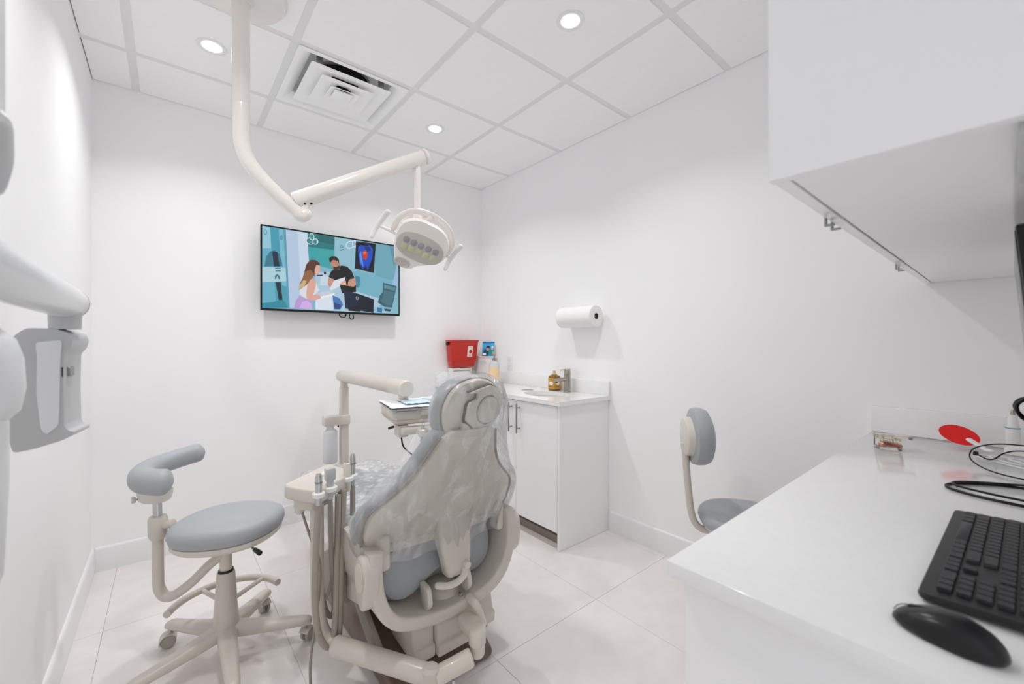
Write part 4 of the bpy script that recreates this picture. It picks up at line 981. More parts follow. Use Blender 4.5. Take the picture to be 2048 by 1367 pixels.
def back_film(u, v):
    z = .50 + .65 * v
    th = (u - .5) * PI * 1.16                       # wraps round both sides
    hw = lerp_tab(hull_w, z); yr = lerp_tab(hull_y, z)
    a = hw * math.copysign(abs(math.sin(th)) ** .75, math.sin(th))
    depth = .115
    y = yr + depth * (1 - math.copysign(abs(math.cos(th)) ** .6, math.cos(th)))
    # lengthways pleats gathered from the neck down to the spine, and crinkles
    f = .012 * math.exp(-((a - .03 - .10 * (z - .75)) / .05) ** 2) * (1 + .8 * math.sin(a * 190 + z * 9))
    f += .010 * math.exp(-((a + .05 + .55 * (.9 - z)) / .028) ** 2) + .009 * math.exp(-((a - .12 - .30 * (.85 - z)) / .022) ** 2)
    f += .006 * mnoise.noise(V((a * 16, z * 7, 3.1))) + .0025 * mnoise.noise(V((a * 60, z * 26, 9.7)))
    zz = z + .012 * mnoise.noise(V((a * 9, 4.2, z * 4))) * (1 if v < .1 else .2)
    if v < .12: zz -= .03 * math.exp(-((a - .03) / .05) ** 2) * (1 - v / .12) * 3
    return V((X0 + .002 + a, y - .012 - max(f, -.004), zz))
b = new(); sheet(b, 150, 130, back_film)
o = solo('backrest_plastic_cover', b, film_back, 'clear plastic bag pulled over the backrest and headrest of the dental chair', 'plastic cover', sharp=180)
def seat_film(u, v):
    y = -1.86 + 1.37 * v
    wt = [(-1.86, .285), (-1.75, .285), (-1.5, .285), (-1.2, .285), (-.9, .262), (-.6, .225), (-.48, .19)]
    zt = [(-1.86, .54), (-1.75, .57), (-1.5, .564), (-1.2, .542), (-.9, .522), (-.6, .49), (-.52, .475), (-.49, .44)]
    hw = lerp_tab(wt, y); zz = lerp_tab(zt, y)
    s = (u - .5) * 2; a = hw * math.copysign(min(1, abs(s) * 1.22) ** .9, s)
    drop = max(0, abs(s) - .80) / .20
    n1 = .012 * mnoise.noise(V((a * 11, y * 9, 1.3))) + .009 * mnoise.noise(V((a * 26, y * 21, 5.3))) + .004 * mnoise.noise(V((a * 60, y * 50, 2.3)))
    return V((X0 + a + drop * .012 * math.copysign(1, s) * (1 + mnoise.noise(V((y * 18, s, .4)))), y, zz + .012 + max(n1, -.008) - .16 * drop ** 1.3 * (1 + .3 * mnoise.noise(V((y * 6, s * 2, 7.))))))
b = new(); sheet(b, 90, 170, seat_film)
solo('seat_plastic_cover', b, film_seat, 'crinkled clear plastic sheet spread over the seat of the dental chair', 'plastic cover', sharp=180)

# ---------------------------------------------------------------- delivery unit
PX, PY = -1.36, -.315
t = thing('delivery_unit', 'beige instrument delivery unit with post and flex arm over the dental chair', 'delivery unit', (PX, PY, 0))
b = new(); prism(b, round_poly([(-.10, -.09), (.10, -.09), (.10, .12), (-.10, .12)], .04, 4), lambda a, c, d: V((PX + a, PY + c, d)), .001, .05, .008, 2); obj('floor_plate', b, beige, t)
b = new(); prism(b, round_poly([(-.027, -.024), (.027, -.024), (.027, .024), (-.027, .024)], .009, 3), lambda a, c, d: V((PX + a, PY + c, d)), .0505, .955, .003, 1); obj('post', b, beige, t)
b = new(); cyl(b, (PX, PY, .9555), (PX, PY, 1.0), .024, seg=24); obj('post_neck', b, beige, t)
b = new(); cyl(b, (PX + .002, PY + .06, 1.026), (PX - .004, -1.262, 1.026), .040, .040, 36, .010); arm = obj('flex_arm', b, beige, t)
b = new(); cyl(b, (PX - .004, -1.2625, 1.026), (PX - .004, -1.285, 1.026), .0425, .040, 36, .008); obj('end_cap', b, beige_light, arm)
b = new(); cyl(b, (PX, -1.23, .99), (PX, -1.23, .962), .024, .028, 24); obj('swivel_neck', b, beige, t)
b = new(); box(b, PX - .135, PX + .030, PY - .045, PY + .03, .705, .768, .008, 2); cl = obj('clamp', b, beige, t)
b = new(); cyl(b, (PX - .05, PY - .04, .705), (PX - .05, PY - .04, .695), .005, seg=10); obj('clamp_screw', b, dark, cl)
bx, by = PX - .092, PY - .01
b = new(); lathe(b, [(0, .46), (.038, .46), (.044, .468), (.044, .66), (.040, .672), (.026, .682), (.024, .7045), (0, .7045)], (bx, by, 0), 28); obj('water_bottle', b, bottle_white, t, 'milky white water bottle')
HR = Matrix.Translation(V((-1.262, -1.295, 0))) @ Matrix.Rotation(math.radians(-11), 4, 'Z')
def D(a, c, d): return HR @ V((a, c, d))
def ring_r(hx, hy, z, r=.03): return [D(p[0], p[1], z) for p in round_poly([(-hx, -hy), (hx, -hy), (hx, hy), (-hx, hy)], r, 5)]
b = new(); loft(b, [ring_r(.15, .09, .868), ring_r(.185, .125, .872), ring_r(.196, .140, .882), ring_r(.200, .144, .908), ring_r(.202, .146, .925), ring_r(.196, .140, .937)]); hd = obj('head', b, beige, t)
b = new(); loft(b, [ring_r(.203, .147, .8955), ring_r(.2035, .1475, .8965), ring_r(.203, .147, .8975)], False, False); obj('head_seam', b, beige_dark, hd)
b = new(); prism(b, [(-.075, .902), (.015, .908), (.015, .918), (-.069, .912)], lambda a, c, d: D(a, -.1462 - d, c), 0, .003); obj('vent_strip', b, beige_dark, hd)
b = new(); loft(b, [ring_r(.195, .135, .9375), ring_r(.205, .148, .940), ring_r(.212, .155, .949), ring_r(.215, .158, .950), ring_r(.210, .153, .9475), ring_r(.200, .143, .942)], True, True); obj('tray', b, xray_grey, t, 'shallow metal tray')
def tray_sheet(u, v):
    return D(-.208 + .416 * u, -.150 + .30 * v, .9515 + .004 * (1 + mnoise.noise(V((u * 7, v * 6, 2)))) + .002 * mnoise.noise(V((u * 20, v * 18, 8))))
b = new(); sheet(b, 40, 30, tray_sheet); obj('tray_paper', b, tray_paper, t, 'white paper tray liner')
for (a0, c0, a1, c1, sd) in ((-.13, -.10, .02, .05, 3), (.0, -.06, .19, .12, 5)):
    b = new(); sheet(b, 24, 24, lambda u, v: D(a0 + (a1 - a0) * u + .012 * mnoise.noise(V((v * 4, sd, 0))), c0 + (c1 - c0) * v + .015 * mnoise.noise(V((u * 4, sd + 3, 0))), .963 + .008 * abs(mnoise.noise(V((u * 5, v * 5, sd)))) + .002 * mnoise.noise(V((u * 18, v * 18, sd)))))
    obj('barrier_film', b, blue_paper, t, 'pale blue folded barrier film')
b = new(); cyl(b, D(-.03, -.03, .975), D(.03, -.06, .972), .0032, seg=10); obj('tray_probe', b, steel, t)
b = new(); cyl(b, D(-.19, -.10, .862), D(-.215, -.125, .862), .006, seg=12); box(b, 0, 0, 0, 0, 0, 0) if False else None; obj('handle_tip', b, dark, t)
# holder bar with instruments below the head
b = new(); prism(b, round_poly([(-.165, -.17), (.12, -.17), (.12, -.12), (-.165, -.10)], .012, 3), lambda a, c, d: D(a, c, d), .832, .860, .005, 2); hb = obj('holder_bar', b, beige_light, t)
b = new(); prism(b, round_poly([(-.175, -.13), (-.125, -.13), (-.125, -.05), (-.175, -.05)], .01, 3), lambda a, c, d: D(a, c, d), .815, .868, .005, 2); obj('holder_end', b, beige_light, t)
for k, (a, top, m) in enumerate(((-.075, .875, chrome), (-.03, .862, white_plastic), (.015, .862, beige_light), (.055, .92, beige_dark))):
    b = new(); lathe(b, [(.012, 0), (.018, .006), (.018, .03), (.012, .036)], D(a, -.175, .818), 18); obj('holder_cup', b, beige_light, hb)
    b = new(); tube(b, [D(a, -.178, .80), D(a, -.178, .84), D(a + .004, -.182, top)] if k < 3 else [D(a, -.178, .80), D(a + .006, -.18, .85), D(a + .03, -.19, top)], [.010, .007] if k < 3 else [.012, .008], 12, 4, round_end=True); obj('handpiece', b, m, t)
hz = [(-.16, [(-.16, -.13, .815), (-.15, -.14, .77), (-.10, -.15, .725), (-.02, -.16, .69), (.06, -.16, .66)], .0035, cable_black),
      (-.075, [(-.075, -.178, .80), (-.07, -.18, .765), (-.02, -.17, .71), (.06, -.16, .665), (.10, -.14, .645)], .007, hose_mat),
      (-.05, [(-.03, -.178, .80), (-.045, -.18, .76), (-.01, -.17, .705), (.065, -.155, .655)], .006, hose_mat),
      (.02, [(.015, -.178, .80), (.018, -.18, .76), (.035, -.17, .72), (.06, -.15, .69)], .005, hose_mat),
      (.055, [(.055, -.178, .80), (.058, -.18, .77), (.066, -.17, .73), (.075, -.15, .70)], .006, beige_dark)]
for _, pts, r, m in hz:
    b = new(); tube(b, [D(*p) for p in pts], r, 10, 6); obj('hose', b, m, t)
b = new(); pillow(b, superell(.032, .026, 2, 24), lambda a, c, d: D(.105 + a, -.165 - d, .885 + c), [(1, 0), (1, .006), (.85, .010)]); obj('touch_pad', b, white_plastic, t)

# ---------------------------------------------------------------- assistant's instrument arm
t = thing('assistant_instrument_stand', 'beige jointed assistant arm with instrument holder and hanging hoses left of the dental chair', 'instrument arm', (-1.82, -1.62, 0))
J0 = V((-1.425, -1.935, .20)); J1 = V((-1.462, -2.020, .180)); J2 = V((-1.594, -1.978, .145)); J3 = V((-1.815, -1.640, .165))
b = new(); prism(b, round_poly([(-.040, -.02), (.025, -.03), (.038, .02), (.03, .09), (-.03, .09)], .018, 4), lambda a, c, d: V((-1.425 + a, -1.975 + c, d)), .205, .246, .010, 3); obj('mount', b, beige_light, t)
b = new(); lathe(b, [(0, .165), (.022, .165), (.026, .172), (.026, .205), (.030, .21), (.030, .250), (.026, .262), (0, .266)], (-1.440, -2.000, -.008), 28); obj('mount_pivot', b, beige_light, t)
d = (J2 - J1).normalized()
b = new(); cyl(b, J1 + d * .012, J2 - d * .0, .030, seg=32, bev=.008); obj('short_link', b, beige_light, t)
b = new(); lathe(b, [(0, -.045), (.026, -.045), (.03, -.035), (.03, .03), (.02, .04), (0, .042)], J2 + V((-.012, .008, 0)), 24); obj('elbow', b, beige, t)
b = new(); lathe(b, [(0, 0), (.007, 0), (.007, .02), (.004, .03), (0, .03)], J2 + V((.05, -.032, -.045)), 12); obj('grub_screw', b, chrome, t)
d = (J3 - J2).normalized()
b = new(); cyl(b, J2 + d * .02, J3, .034, seg=32, bev=.008); obj('long_link', b, beige, t)
b = new(); tube(b, [J3 + V((.012, -.02, .0)), J3 + V((-.012, .022, .012)), J3 + V((-.032, .05, .06)), J3 + V((-.040, .060, .15)), J3 + V((-.042, .062, .30)), J3 + V((-.042, .062, .50))], .024, 20, 6, flat=(1.05, .9)); obj('post', b, beige, t)
hp = [(-1.958, -1.515), (-1.935, -1.575), (-1.885, -1.655), (-1.872, -1.662), (-1.715, -1.535), (-1.710, -1.50), (-1.745, -1.362), (-1.765, -1.352)]
b = new(); prism(b, round_poly(hp, .022, 3), lambda a, c, d: V((a, c, d)), .692, .742, .010, 3); hh = obj('holder_head', b, beige, t)
b = new(); prism(b, round_poly([(-1.93, -1.53), (-1.88, -1.61), (-1.80, -1.56), (-1.78, -1.45), (-1.86, -1.44)], .02, 3), lambda a, c, d: V((a, c, d)), .652, .6915, .01, 3); obj('holder_boss', b, beige, t)
b = new(); lathe(b, [(0, 0), (.012, .002), (.018, .012), (.018, .03)], (-1.905, -1.535, .628), 16); obj('boss_foot', b, beige_light, t)
b = new(); lathe(b, [(0, .010), (.018, .010), (.022, .006), (.022, 0)], (-1.80, -1.50, .7425), 20); obj('control_button', b, white_plastic, hh)
e0, e1 = V((-1.885, -1.672, .74)), V((-1.703, -1.525, .74))
ins = [(.06, .060, .0115, chrome, 0), (.33, .062, .016, xray_grey, 1), (.80, .045, .012, beige_light, 0), (.94, .075, .0105, chrome, 0)]
for k, (f, h, r, m, kind) in enumerate(ins):
    p = e0.lerp(e1, f)
    b = new(); prism(b, superell(r + .009, r + .009, 2, 18), lambda a, c, d: V((p.x + a, p.y + c, d)), .718, .736, .003, 1); obj('holder_clip', b, white_plastic, hh)
    b = new()
    if kind == 0: lathe(b, [(0, -.06), (r * .8, -.06), (r, -.02), (r, h - .01), (r * .75, h - .004), (r * .75, h), (0, h)], p, 18)
    else:
        lathe(b, [(0, -.05), (r * .7, -.05), (r * .8, .01), (r * .9, .02), (0, .025)], p, 18)
        box(b, p.x - .018, p.x + .018, p.y - .013, p.y + .013, p.z + .018, p.z + h, .005, 2)
    hpn = obj('handpiece', b, m, t)
    if kind == 0 and m == chrome:
        b = new(); lathe(b, [(r + .0006, h * .45), (r + .0016, h * .5), (r + .0006, h * .55)], p, 18); obj('collar', b, steel, hpn)
b = new(); prism(b, superell(.016, .024, 2, 20), lambda a, c, d: V((-1.752 + d, -1.545 + a * .7, .765 + c)), 0, .006, .001, 1); obj('valve_lever', b, beige, hh)
hoses = [
    (.011, [e0.lerp(e1, .06) + V((0, 0, -.05)), V((-1.882, -1.665, .56)), V((-1.885, -1.66, .38)), V((-1.872, -1.655, .24)), V((-1.838, -1.64, .168)), V((-1.812, -1.625, .20)), V((-1.800, -1.615, .36)), V((-1.79, -1.60, .69))], hose_mat),
    (.009, [e0.lerp(e1, .33) + V((0, 0, -.05)), V((-1.822, -1.622, .60)), V((-1.812, -1.60, .45)), V((-1.802, -1.59, .33)), V((-1.80, -1.585, .26)), V((-1.81, -1.578, .235)), V((-1.83, -1.572, .28)), V((-1.845, -1.57, .40))], beige_dark),
    (.006, [V((-1.775, -1.565, .69)), V((-1.785, -1.575, .55)), V((-1.80, -1.585, .42)), V((-1.82, -1.585, .33)), V((-1.84, -1.575, .30))], hose_mat),
    (.012, [V((-1.765, -1.585, .70)), V((-1.775, -1.60, .55)), V((-1.785, -1.612, .38)), V((-1.790, -1.615, .22)), V((-1.794, -1.615, .16))], hose_mat),
    (.010, [e0.lerp(e1, .94) + V((0, 0, -.05)), V((-1.718, -1.545, .58)), V((-1.72, -1.55, .45)), V((-1.722, -1.56, .36)), V((-1.735, -1.57, .285)), V((-1.752, -1.575, .27)), V((-1.762, -1.578, .33)), V((-1.758, -1.57, .45))], hose_mat),
    (.0045, [V((-1.905, -1.535, .66)), V((-1.88, -1.58, .55)), V((-1.858, -1.60, .48)), V((-1.852, -1.60, .40)), V((-1.865, -1.60, .27)), V((-1.885, -1.60, .12)), V((-1.885, -1.60, .03))], beige_dark)]
for r, pts, m in hoses:
    b = new(); tube(b, pts, r, 12, 6); obj('hose', b, m, t)
# ---------------------------------------------------------------- assistant stool (left)
SX, SY = -2.10, -1.21
t = thing('assistant_stool', 'blue-grey round-seat assistant stool with curved torso support and five-star base', 'stool', (SX, SY, 0))
ang = [math.radians(a) for a in (-23, 49, 121, 193, 265)]
ang = [a + math.radians(4) for a in ang]
for a in ang:
    d = V((math.cos(a), math.sin(a), 0)); s = V((-d.y, d.x, 0))
    b = new(); rings = []
    for r, z, w, h in ((.03, .118, .034, .030), (.10, .108, .031, .026), (.20, .096, .026, .021), (.275, .090, .023, .018), (.300, .086, .020, .015), (.308, .084, .012, .009)):
        c = V((SX, SY, z)) + d * r
        rings.append([c + s * q[0] + V((0, 0, q[1])) for q in superell(w, h, 2.6, 20)])
    loft(b, rings); lg = obj('base_leg', b, beige, t)
    c = V((SX, SY, 0)) + d * .285
    wd = (d * .6 + s * .8).normalized(); wn = V((-wd.y, wd.x, 0))
    b = new(); cyl(b, c + V((0, 0, .055)), c + V((0, 0, .075)), .006, seg=12)
    for k in (-1, 1): cyl(b, c + wd * .012 + wn * (k * .006) + V((0, 0, .0265)), c + wd * .012 + wn * (k * .018) + V((0, 0, .0265)), .026, seg=24, bev=.004)
    ca = obj('caster', b, rubber_grey, lg)
    b = new(); rings = []
    for k in range(9):
        q = math.radians(-15 + 170 * k / 8); rr = .031
        cc = c + wd * .012 + V((0, 0, .0275)) + wd * (rr * math.cos(q)) + V((0, 0, rr * math.sin(q)))
        rings.append([cc + wn * x + (wd * math.cos(q) + V((0, 0, math.sin(q)))) * h for x, h in ((-.021, -.004), (.021, -.004), (.021, .0), (-.021, .0))])
    loft(b, rings); obj('caster_hood', b, beige, ca)
b = new(); lathe(b, [(0, .085), (.040, .085), (.046, .10), (.046, .14), (.040, .20), (.034, .30), (.031, .345), (.028, .350), (0, .350)], (SX, SY, 0), 32); obj('column_shroud', b, beige, t)
b = new(); lathe(b, [(0, .350), (.026, .350), (.026, .358), (.0, .358)], (SX, SY, 0), 24); obj('gas_seal', b, dark, t)
b = new(); lathe(b, [(0, .358), (.021, .358), (.021, .455), (.019, .462), (0, .462)], (SX, SY, 0), 24); obj('gas_lift', b, beige_light, t)
tilt = Matrix.Translation(V((SX, SY, .49))) @ Matrix.Rotation(math.radians(4), 4, V((.7, .7, 0)).normalized())
# seat plate and cushion, tipped slightly up towards the chair
ta = V((.77, -.638, .035)).normalized()      # along the picture's width
tb_ = V((.638, .77, -.02)).normalized()
so = superell(.190, .180, 2.3, 44)
SF = lambda a, c, d: V((SX, SY, .492)) + ta * (a + .012) + tb_ * c + V((0, 0, d))
b = new(); pillow(b, so, SF, [(.90, -.010), (.95, .0), (.95, .014), (.90, .018)]); obj('seat_plate', b, beige_light, t)
b = new(); pillow(b, so, SF, [(.88, .012), (.965, .020), (1.0, .040), (.995, .055), (.96, .070), (.88, .080), (.7, .085), (.4, .084), (.1, .082)]); obj('seat_cushion', b, vinyl, t)
b = new(); p = SF(.0, .0, -.022); box(b, p.x - .07, p.x + .07, p.y - .05, p.y + .05, p.z - .012, p.z + .012, .004); obj('tilt_plate', b, beige_light, t)
b = new(); cyl(b, SF(.10, -.05, -.012), SF(.168, -.10, -.018), .004, seg=10); lv = obj('height_lever', b, steel, t)
b = new(); cyl(b, SF(.160, -.094, -.018), SF(.198, -.122, -.020), .0078, .009, 14, .003); obj('lever_grip', b, dark, lv)
# J-shaped support tube
b = new(); tube(b, [(SX, SY, .425), (-2.15, -1.19, .385), (-2.205, -1.165, .325), (-2.255, -1.142, .285), (-2.285, -1.125, .282), (-2.303, -1.112, .315), (-2.306, -1.106, .37), (-2.307, -1.103, .46), (-2.307, -1.101, .575)], .0205, 18, 6, flat=(1, .85)); obj('support_tube', b, beige, t)
b = new(); lathe(b, [(0, .50), (.022, .50), (.030, .515), (.031, .575), (.027, .588), (0, .588)], (-2.307, -1.101, 0), 24); cl = obj('clamp_collar', b, beige, t)
b = new(); cyl(b, (-2.295, -1.112, .55), (-2.262, -1.142, .562), .012, .018, 18, .004); obj('clamp_knob', b, beige, cl)
b = new(); cyl(b, (-2.307, -1.101, .58), (-2.310, -1.098, .665), .0145, seg=24); obj('chrome_rod', b, chrome, t, 'chrome support rod')
b = new(); pillow(b, superell(.060, .042, 2.2, 28), lambda a, c, d: V((-2.315, -1.095, .645)) + V((.77, -.638, 0)) * a + V((.638, .77, 0)) * c + V((0, 0, d)), [(.72, .0), (.9, .008), (1, .035), (1, .045)]); obj('pad_base', b, beige_light, t)
b = new(); cyl(b, (-2.362, -1.082, .660), (-2.372, -1.084, .661), .004, seg=10); cyl(b, (-2.371, -1.084, .661), (-2.384, -1.087, .661), .012, seg=16, bev=.003); obj('pad_knob', b, beige, t)
# crescent torso pad
pts = [V((-2.262, -1.140, .722)), V((-2.300, -1.128, .724)), V((-2.345, -1.085, .728)), V((-2.352, -1.02, .735)), V((-2.322, -.955, .744)), V((-2.262, -.918, .754)), V((-2.205, -.905, .764)), V((-2.150, -.905, .774))]
cp = catmull(pts, 5)
b = new(); rings = []; n = len(cp)
for i, c in enumerate(cp):
    f = i / (n - 1); tv = (cp[min(i + 1, n - 1)] - cp[max(i - 1, 0)]).normalized(); sv = tv.cross(V((0, 0, 1))).normalized(); uv = sv.cross(tv)
    wv = .052 - .014 * min(1, f * 1.4); hv = .050 - .010 * min(1, f * 1.5)
    e = 1.0
    if f < .12: e = math.sqrt(max(.05, 1 - ((.12 - f) / .12) ** 2))
    if f > .93: e = math.sqrt(max(.05, 1 - ((f - .93) / .07) ** 2))
    rings.append([c + sv * q[0] * e + uv * q[1] * e for q in superell(wv, hv, 2.2, 22)])
loft(b, rings); obj('torso_pad', b, vinyl, t)
b = new(); tube(b, [p + V((0, 0, -.036 + .01 * k / 7)) for k, p in enumerate(pts)][3:7], .016, 12, 5, flat=(1.2, .6), round_end=True); obj('pad_backing', b, beige_light, t)
# partial foot ring
b = new(); fr = []
for k in range(11):
    q = math.radians(158 - 145 * k / 10)
    fr.append(V((SX + .195 * math.cos(q), SY + .195 * math.sin(q), .215)))
tube(b, fr, .0135, 14, 3); fo = obj('foot_ring', b, beige, t)
for q in (math.radians(110), math.radians(40)):
    b = new(); cyl(b, (SX + .03 * math.cos(q), SY + .03 * math.sin(q), .22), (SX + .195 * math.cos(q), SY + .195 * math.sin(q), .215), .009, seg=14); obj('ring_spoke', b, beige, fo)

# ---------------------------------------------------------------- operator stool (right)
QX, QY = -.306, -2.449
t = thing('operator_stool', 'blue-grey operator stool with small backrest pushed towards the desk', 'stool', (QX, QY, 0))
fw = V((.62, -.78, 0)).normalized(); sd = V((-fw.y, fw.x, 0))
for k in range(5):
    a = math.radians(20 + 72 * k); d = V((math.cos(a), math.sin(a), 0)); s = V((-d.y, d.x, 0)); L = .235
    b = new(); rings = []
    for r, z, w, h in ((.03, .105, .030, .026), (.10, .095, .027, .022), (.20, .082, .022, .017), (L, .078, .018, .012)):
        c = V((QX, QY, z)) + d * r
        rings.append([c + s * q[0] + V((0, 0, q[1])) for q in superell(w, h, 2.6, 18)])
    loft(b, rings); lg = obj('base_leg', b, beige, t)
    c = V((QX, QY, 0)) + d * (L - .02)
    b = new(); cyl(b, c + s * -.017 + V((0, 0, .0275)), c + s * .017 + V((0, 0, .0275)), .027, seg=22, bev=.004); cyl(b, c + V((0, 0, .05)), c + V((0, 0, .075)), .006, seg=10); obj('caster', b, rubber_grey, lg)
b = new(); lathe(b, [(0, .08), (.04, .08), (.044, .10), (.036, .20), (.030, .31), (0, .315)], (QX, QY, 0), 28); obj('column_shroud', b, beige, t)
b = new(); lathe(b, [(0, .315), (.02, .315), (.02, .425), (0, .425)], (QX, QY, 0), 20); obj('gas_lift', b, chrome, t)
QF = lambda a, c, d: V((QX, QY, .43)) + fw * a + sd * c + V((0, 0, d))
so = superell(.195, .195, 2.25, 40)
b = new(); pillow(b, so, QF, [(.85, -.006), (.92, .004), (.92, .014), (.88, .016)]); obj('seat_plate', b, beige_light, t)
b = new(); pillow(b, so, QF, [(.88, .014), (.97, .022), (1, .038), (.985, .055), (.93, .068), (.8, .075), (.4, .077), (.1, .076)]); obj('seat_cushion', b, vinyl, t)
BK = V((-.455, -2.262, .825))
b = new(); q = V((-.395, -2.305, .0)); tube(b, [V((QX, QY, .415)) - fw * .03, V((QX, QY, .413)) - fw * .13, V((QX, QY, .418)) - fw * .19, V((QX, QY, .47)) - fw * .225, V((QX, QY, .60)) - fw * .242, V((QX, QY, .73)) - fw * .252, V((QX, QY, .80)) - fw * .256], .019, 16, 6, flat=(1.2, .8)); obj('back_bar', b, beige, t)
bo = [(-.135, -.02), (-.13, .04), (-.10, .09), (-.05, .125), (0, .135), (.05, .125), (.10, .09), (.13, .04), (.135, -.02), (.115, -.07), (.07, -.105), (0, -.118), (-.07, -.105), (-.115, -.07)]
boc = [(p.x, p.y) for p in catmull([(p[0], p[1], 0) for p in bo + bo[:1]], 3)[:-1]]
BF = lambda a, c, d: BK + sd * a + V((0, 0, c)) + fw * (d + .9 * a * a * .6)
b = new(); pillow(b, boc, BF, [(.86, .002), (.97, .010), (1, .028), (.985, .052), (.91, .072), (.7, .086), (.3, .092)]); obj('back_cushion', b, vinyl, t)
b = new(); pillow(b, boc, lambda a, c, d: BF(a * .72, c * .66, d), [(.92, -.026), (1, -.021), (1.04, .006)]); obj('back_plate', b, beige_light, t)
b = new(); cyl(b, BF(.02, -.060, -.018), BF(.02, -.060, -.026), .007, seg=10); obj('bolt', b, dark, t)

# ---------------------------------------------------------------- wall-mounted x-ray unit (left edge)
XL = -RW
t = thing('xray_unit', 'white wall-mounted dental x-ray unit with folding arm at the left edge', 'x-ray unit', (XL, -2.45, 1.1))
b = new(); box(b, XL + .001, XL + .05, -2.66, -2.46, 1.22, 1.47, .012, 3); obj('wall_plate', b, xray_white, t)
b = new(); cyl(b, (XL + .10, -2.56, 1.29), (XL + .10, -2.56, 1.44), .045, seg=32, bev=.008); cyl(b, (XL + .04, -2.56, 1.365), (XL + .10, -2.56, 1.365), .035, seg=24); obj('wall_pivot', b, xray_white, t)
B0, B1 = V((-2.470, -2.53, 1.360)), V((-2.447, -1.865, 1.343))
b = new(); cyl(b, B0, B1, .040, .034, 36, .008); ar = obj('folding_arm', b, xray_white, t)
d = (B1 - B0).normalized()
b = new(); cyl(b, B1 - d * .003, B1 + d * .004, .0345, .033, 36, .001); obj('arm_cap', b, xray_grey, ar)
b = new(); cyl(b, B1 + V((-.001, -.032, -.022)), B1 + V((-.001, -.032, -.058)), .026, .025, 28); yk = obj('swivel', b, xray_grey, t)
b = new(); cyl(b, B1 + V((.006, -.005, -.040)), B1 + V((.006, -.005, -.058)), .006, seg=12); obj('swivel_screw', b, xray_white, yk)
# tubehead body: picture-facing outline with a grip recess on its right side
hx = V((.985, -.17, 0)); hyv = V((.17, .985, 0)); TC = V((-2.472, -1.872, 1.162))
ho2 = [(-.060, .108), (-.035, .124), (.030, .124), (.050, .118), (.066, .112), (.072, .098), (.066, .080), (.052, .070), (.050, .0), (.052, -.082), (.060, -.092), (.074, -.095), (.073, -.102), (.045, -.113), (-.02, -.126), (-.062, -.130), (-.070, -.10), (-.066, .0), (-.066, .09)]
TF = lambda a, c, d: TC + hx * a * .66 + V((0, 0, c)) + hyv * d
b = new(); prism(b, round_poly(ho2, .010, 3), TF, -.045, .045, .008, 3); th = obj('tubehead', b, xray_grey, t, 'grey-white x-ray tubehead with side grip')
b = new(); prism(b, round_poly([(-.012, .095), (.048, .100), (.044, .062), (.040, -.08), (.012, -.098), (.000, -.085), (-.010, -.01), (-.008, .06)], .008, 3), TF, -.049, -.0445, .002, 2); obj('side_panel', b, xray_white, th)
b = new(); box(b, 0, 1, 0, 1, 0, 1); b.free(); b = new()
prism(b, [(.0475, .022), (.058, .022), (.058, .042), (.0475, .042)], TF, -.030, -.005, .001, 1); obj('exposure_button', b, steel, th)
b = new(); prism(b, [(.046, .022), (.0485, .022), (.0485, .042), (.046, .042)], TF, -.046, -.040); obj('button_edge', b, dark, th)
b = new(); prism(b, [(-.076, -.128), (-.069, -.128), (-.071, -.085), (-.078, -.085)], TF, -.02, .02); obj('rubber_edge', b, dark, th)
# second arm segment with domed knuckle and hanging cone, nearer the camera
b = new(); lathe(b, [(0, -.075), (.035, -.074), (.047, -.06), (.052, -.03), (.050, .01), (.043, .036), (.028, .052), (0, .058)], (-2.478, -2.345, 1.225), 36); kn = obj('knuckle', b, xray_white, t)
b = new(); lathe(b, [(0, -.22), (.030, -.22), (.036, -.20), (.041, -.07), (.041, .01), (0, .01)], (-2.482, -2.345, 1.148), 32); obj('cone', b, xray_white, t)
b = new(); cyl(b, (-2.478, -2.345, 1.275), (-2.478, -2.345, 1.325), .022, seg=24); obj('knuckle_stem', b, xray_white, t)
b = new(); box(b, XL + .001, -2.431, -2.60, -2.405, 1.51, 2.15, .008, 3); 
t2 = thing('xray_control_box', 'grey x-ray control box high on the left wall at the picture edge', 'control box', (-2.53, -2.5, 1.42))
obj('housing', b, xray_white, t2)
b = new(); tube(b, [(-2.452, -2.425, 1.515), (-2.452, -2.425, 1.48), (-2.456, -2.428, 1.452)], .030, 20, 5, round_end=True); obj('handset', b, xray_grey, t2)

# ---------------------------------------------------------------- things on the desk
# keyboard
kx0, kx1, ky0, ky1 = -1.452, -.985, -3.262, -3.118
KR = Matrix.Translation(V(((kx0 + kx1) / 2, (ky0 + ky1) / 2, DZ))) @ Matrix.Rotation(math.radians(-1.0), 4, 'Z')
# local frame: a along -x (typing user's right), c towards the user (+y)
def K(a, c, d): return KR @ V((-a, c, d))
kb = thing('keyboard', 'black full-size computer keyboard on the desk', 'keyboard', ((kx0 + kx1) / 2, (ky0 + ky1) / 2, DZ))
KW, KD = (kx1 - kx0) / 2, (ky1 - ky0) / 2
b = new()
loft(b, [[K(p[0], p[1], z + .006 * (KD - p[1]) / (2 * KD)) for p in round_poly([(-KW * s, -KD * s2), (KW * s, -KD * s2), (KW * s, KD * s2), (-KW * s, KD * s2)], .010, 4)] for s, s2, z in ((.97, .92, .0012), (.995, .985, .006), (1, 1, .012), (.994, .98, .0145))]); obj('case', b, kb_mat, kb)
for s in (-1, 1):
    b = new(); p = K(s * (KW - .05), -KD + .02, 0); box(b, p.x - .015, p.x + .015, p.y - .006, p.y + .006, DZ + .0002, DZ + .006, .001); obj('foot', b, dark, kb)
U = .01905
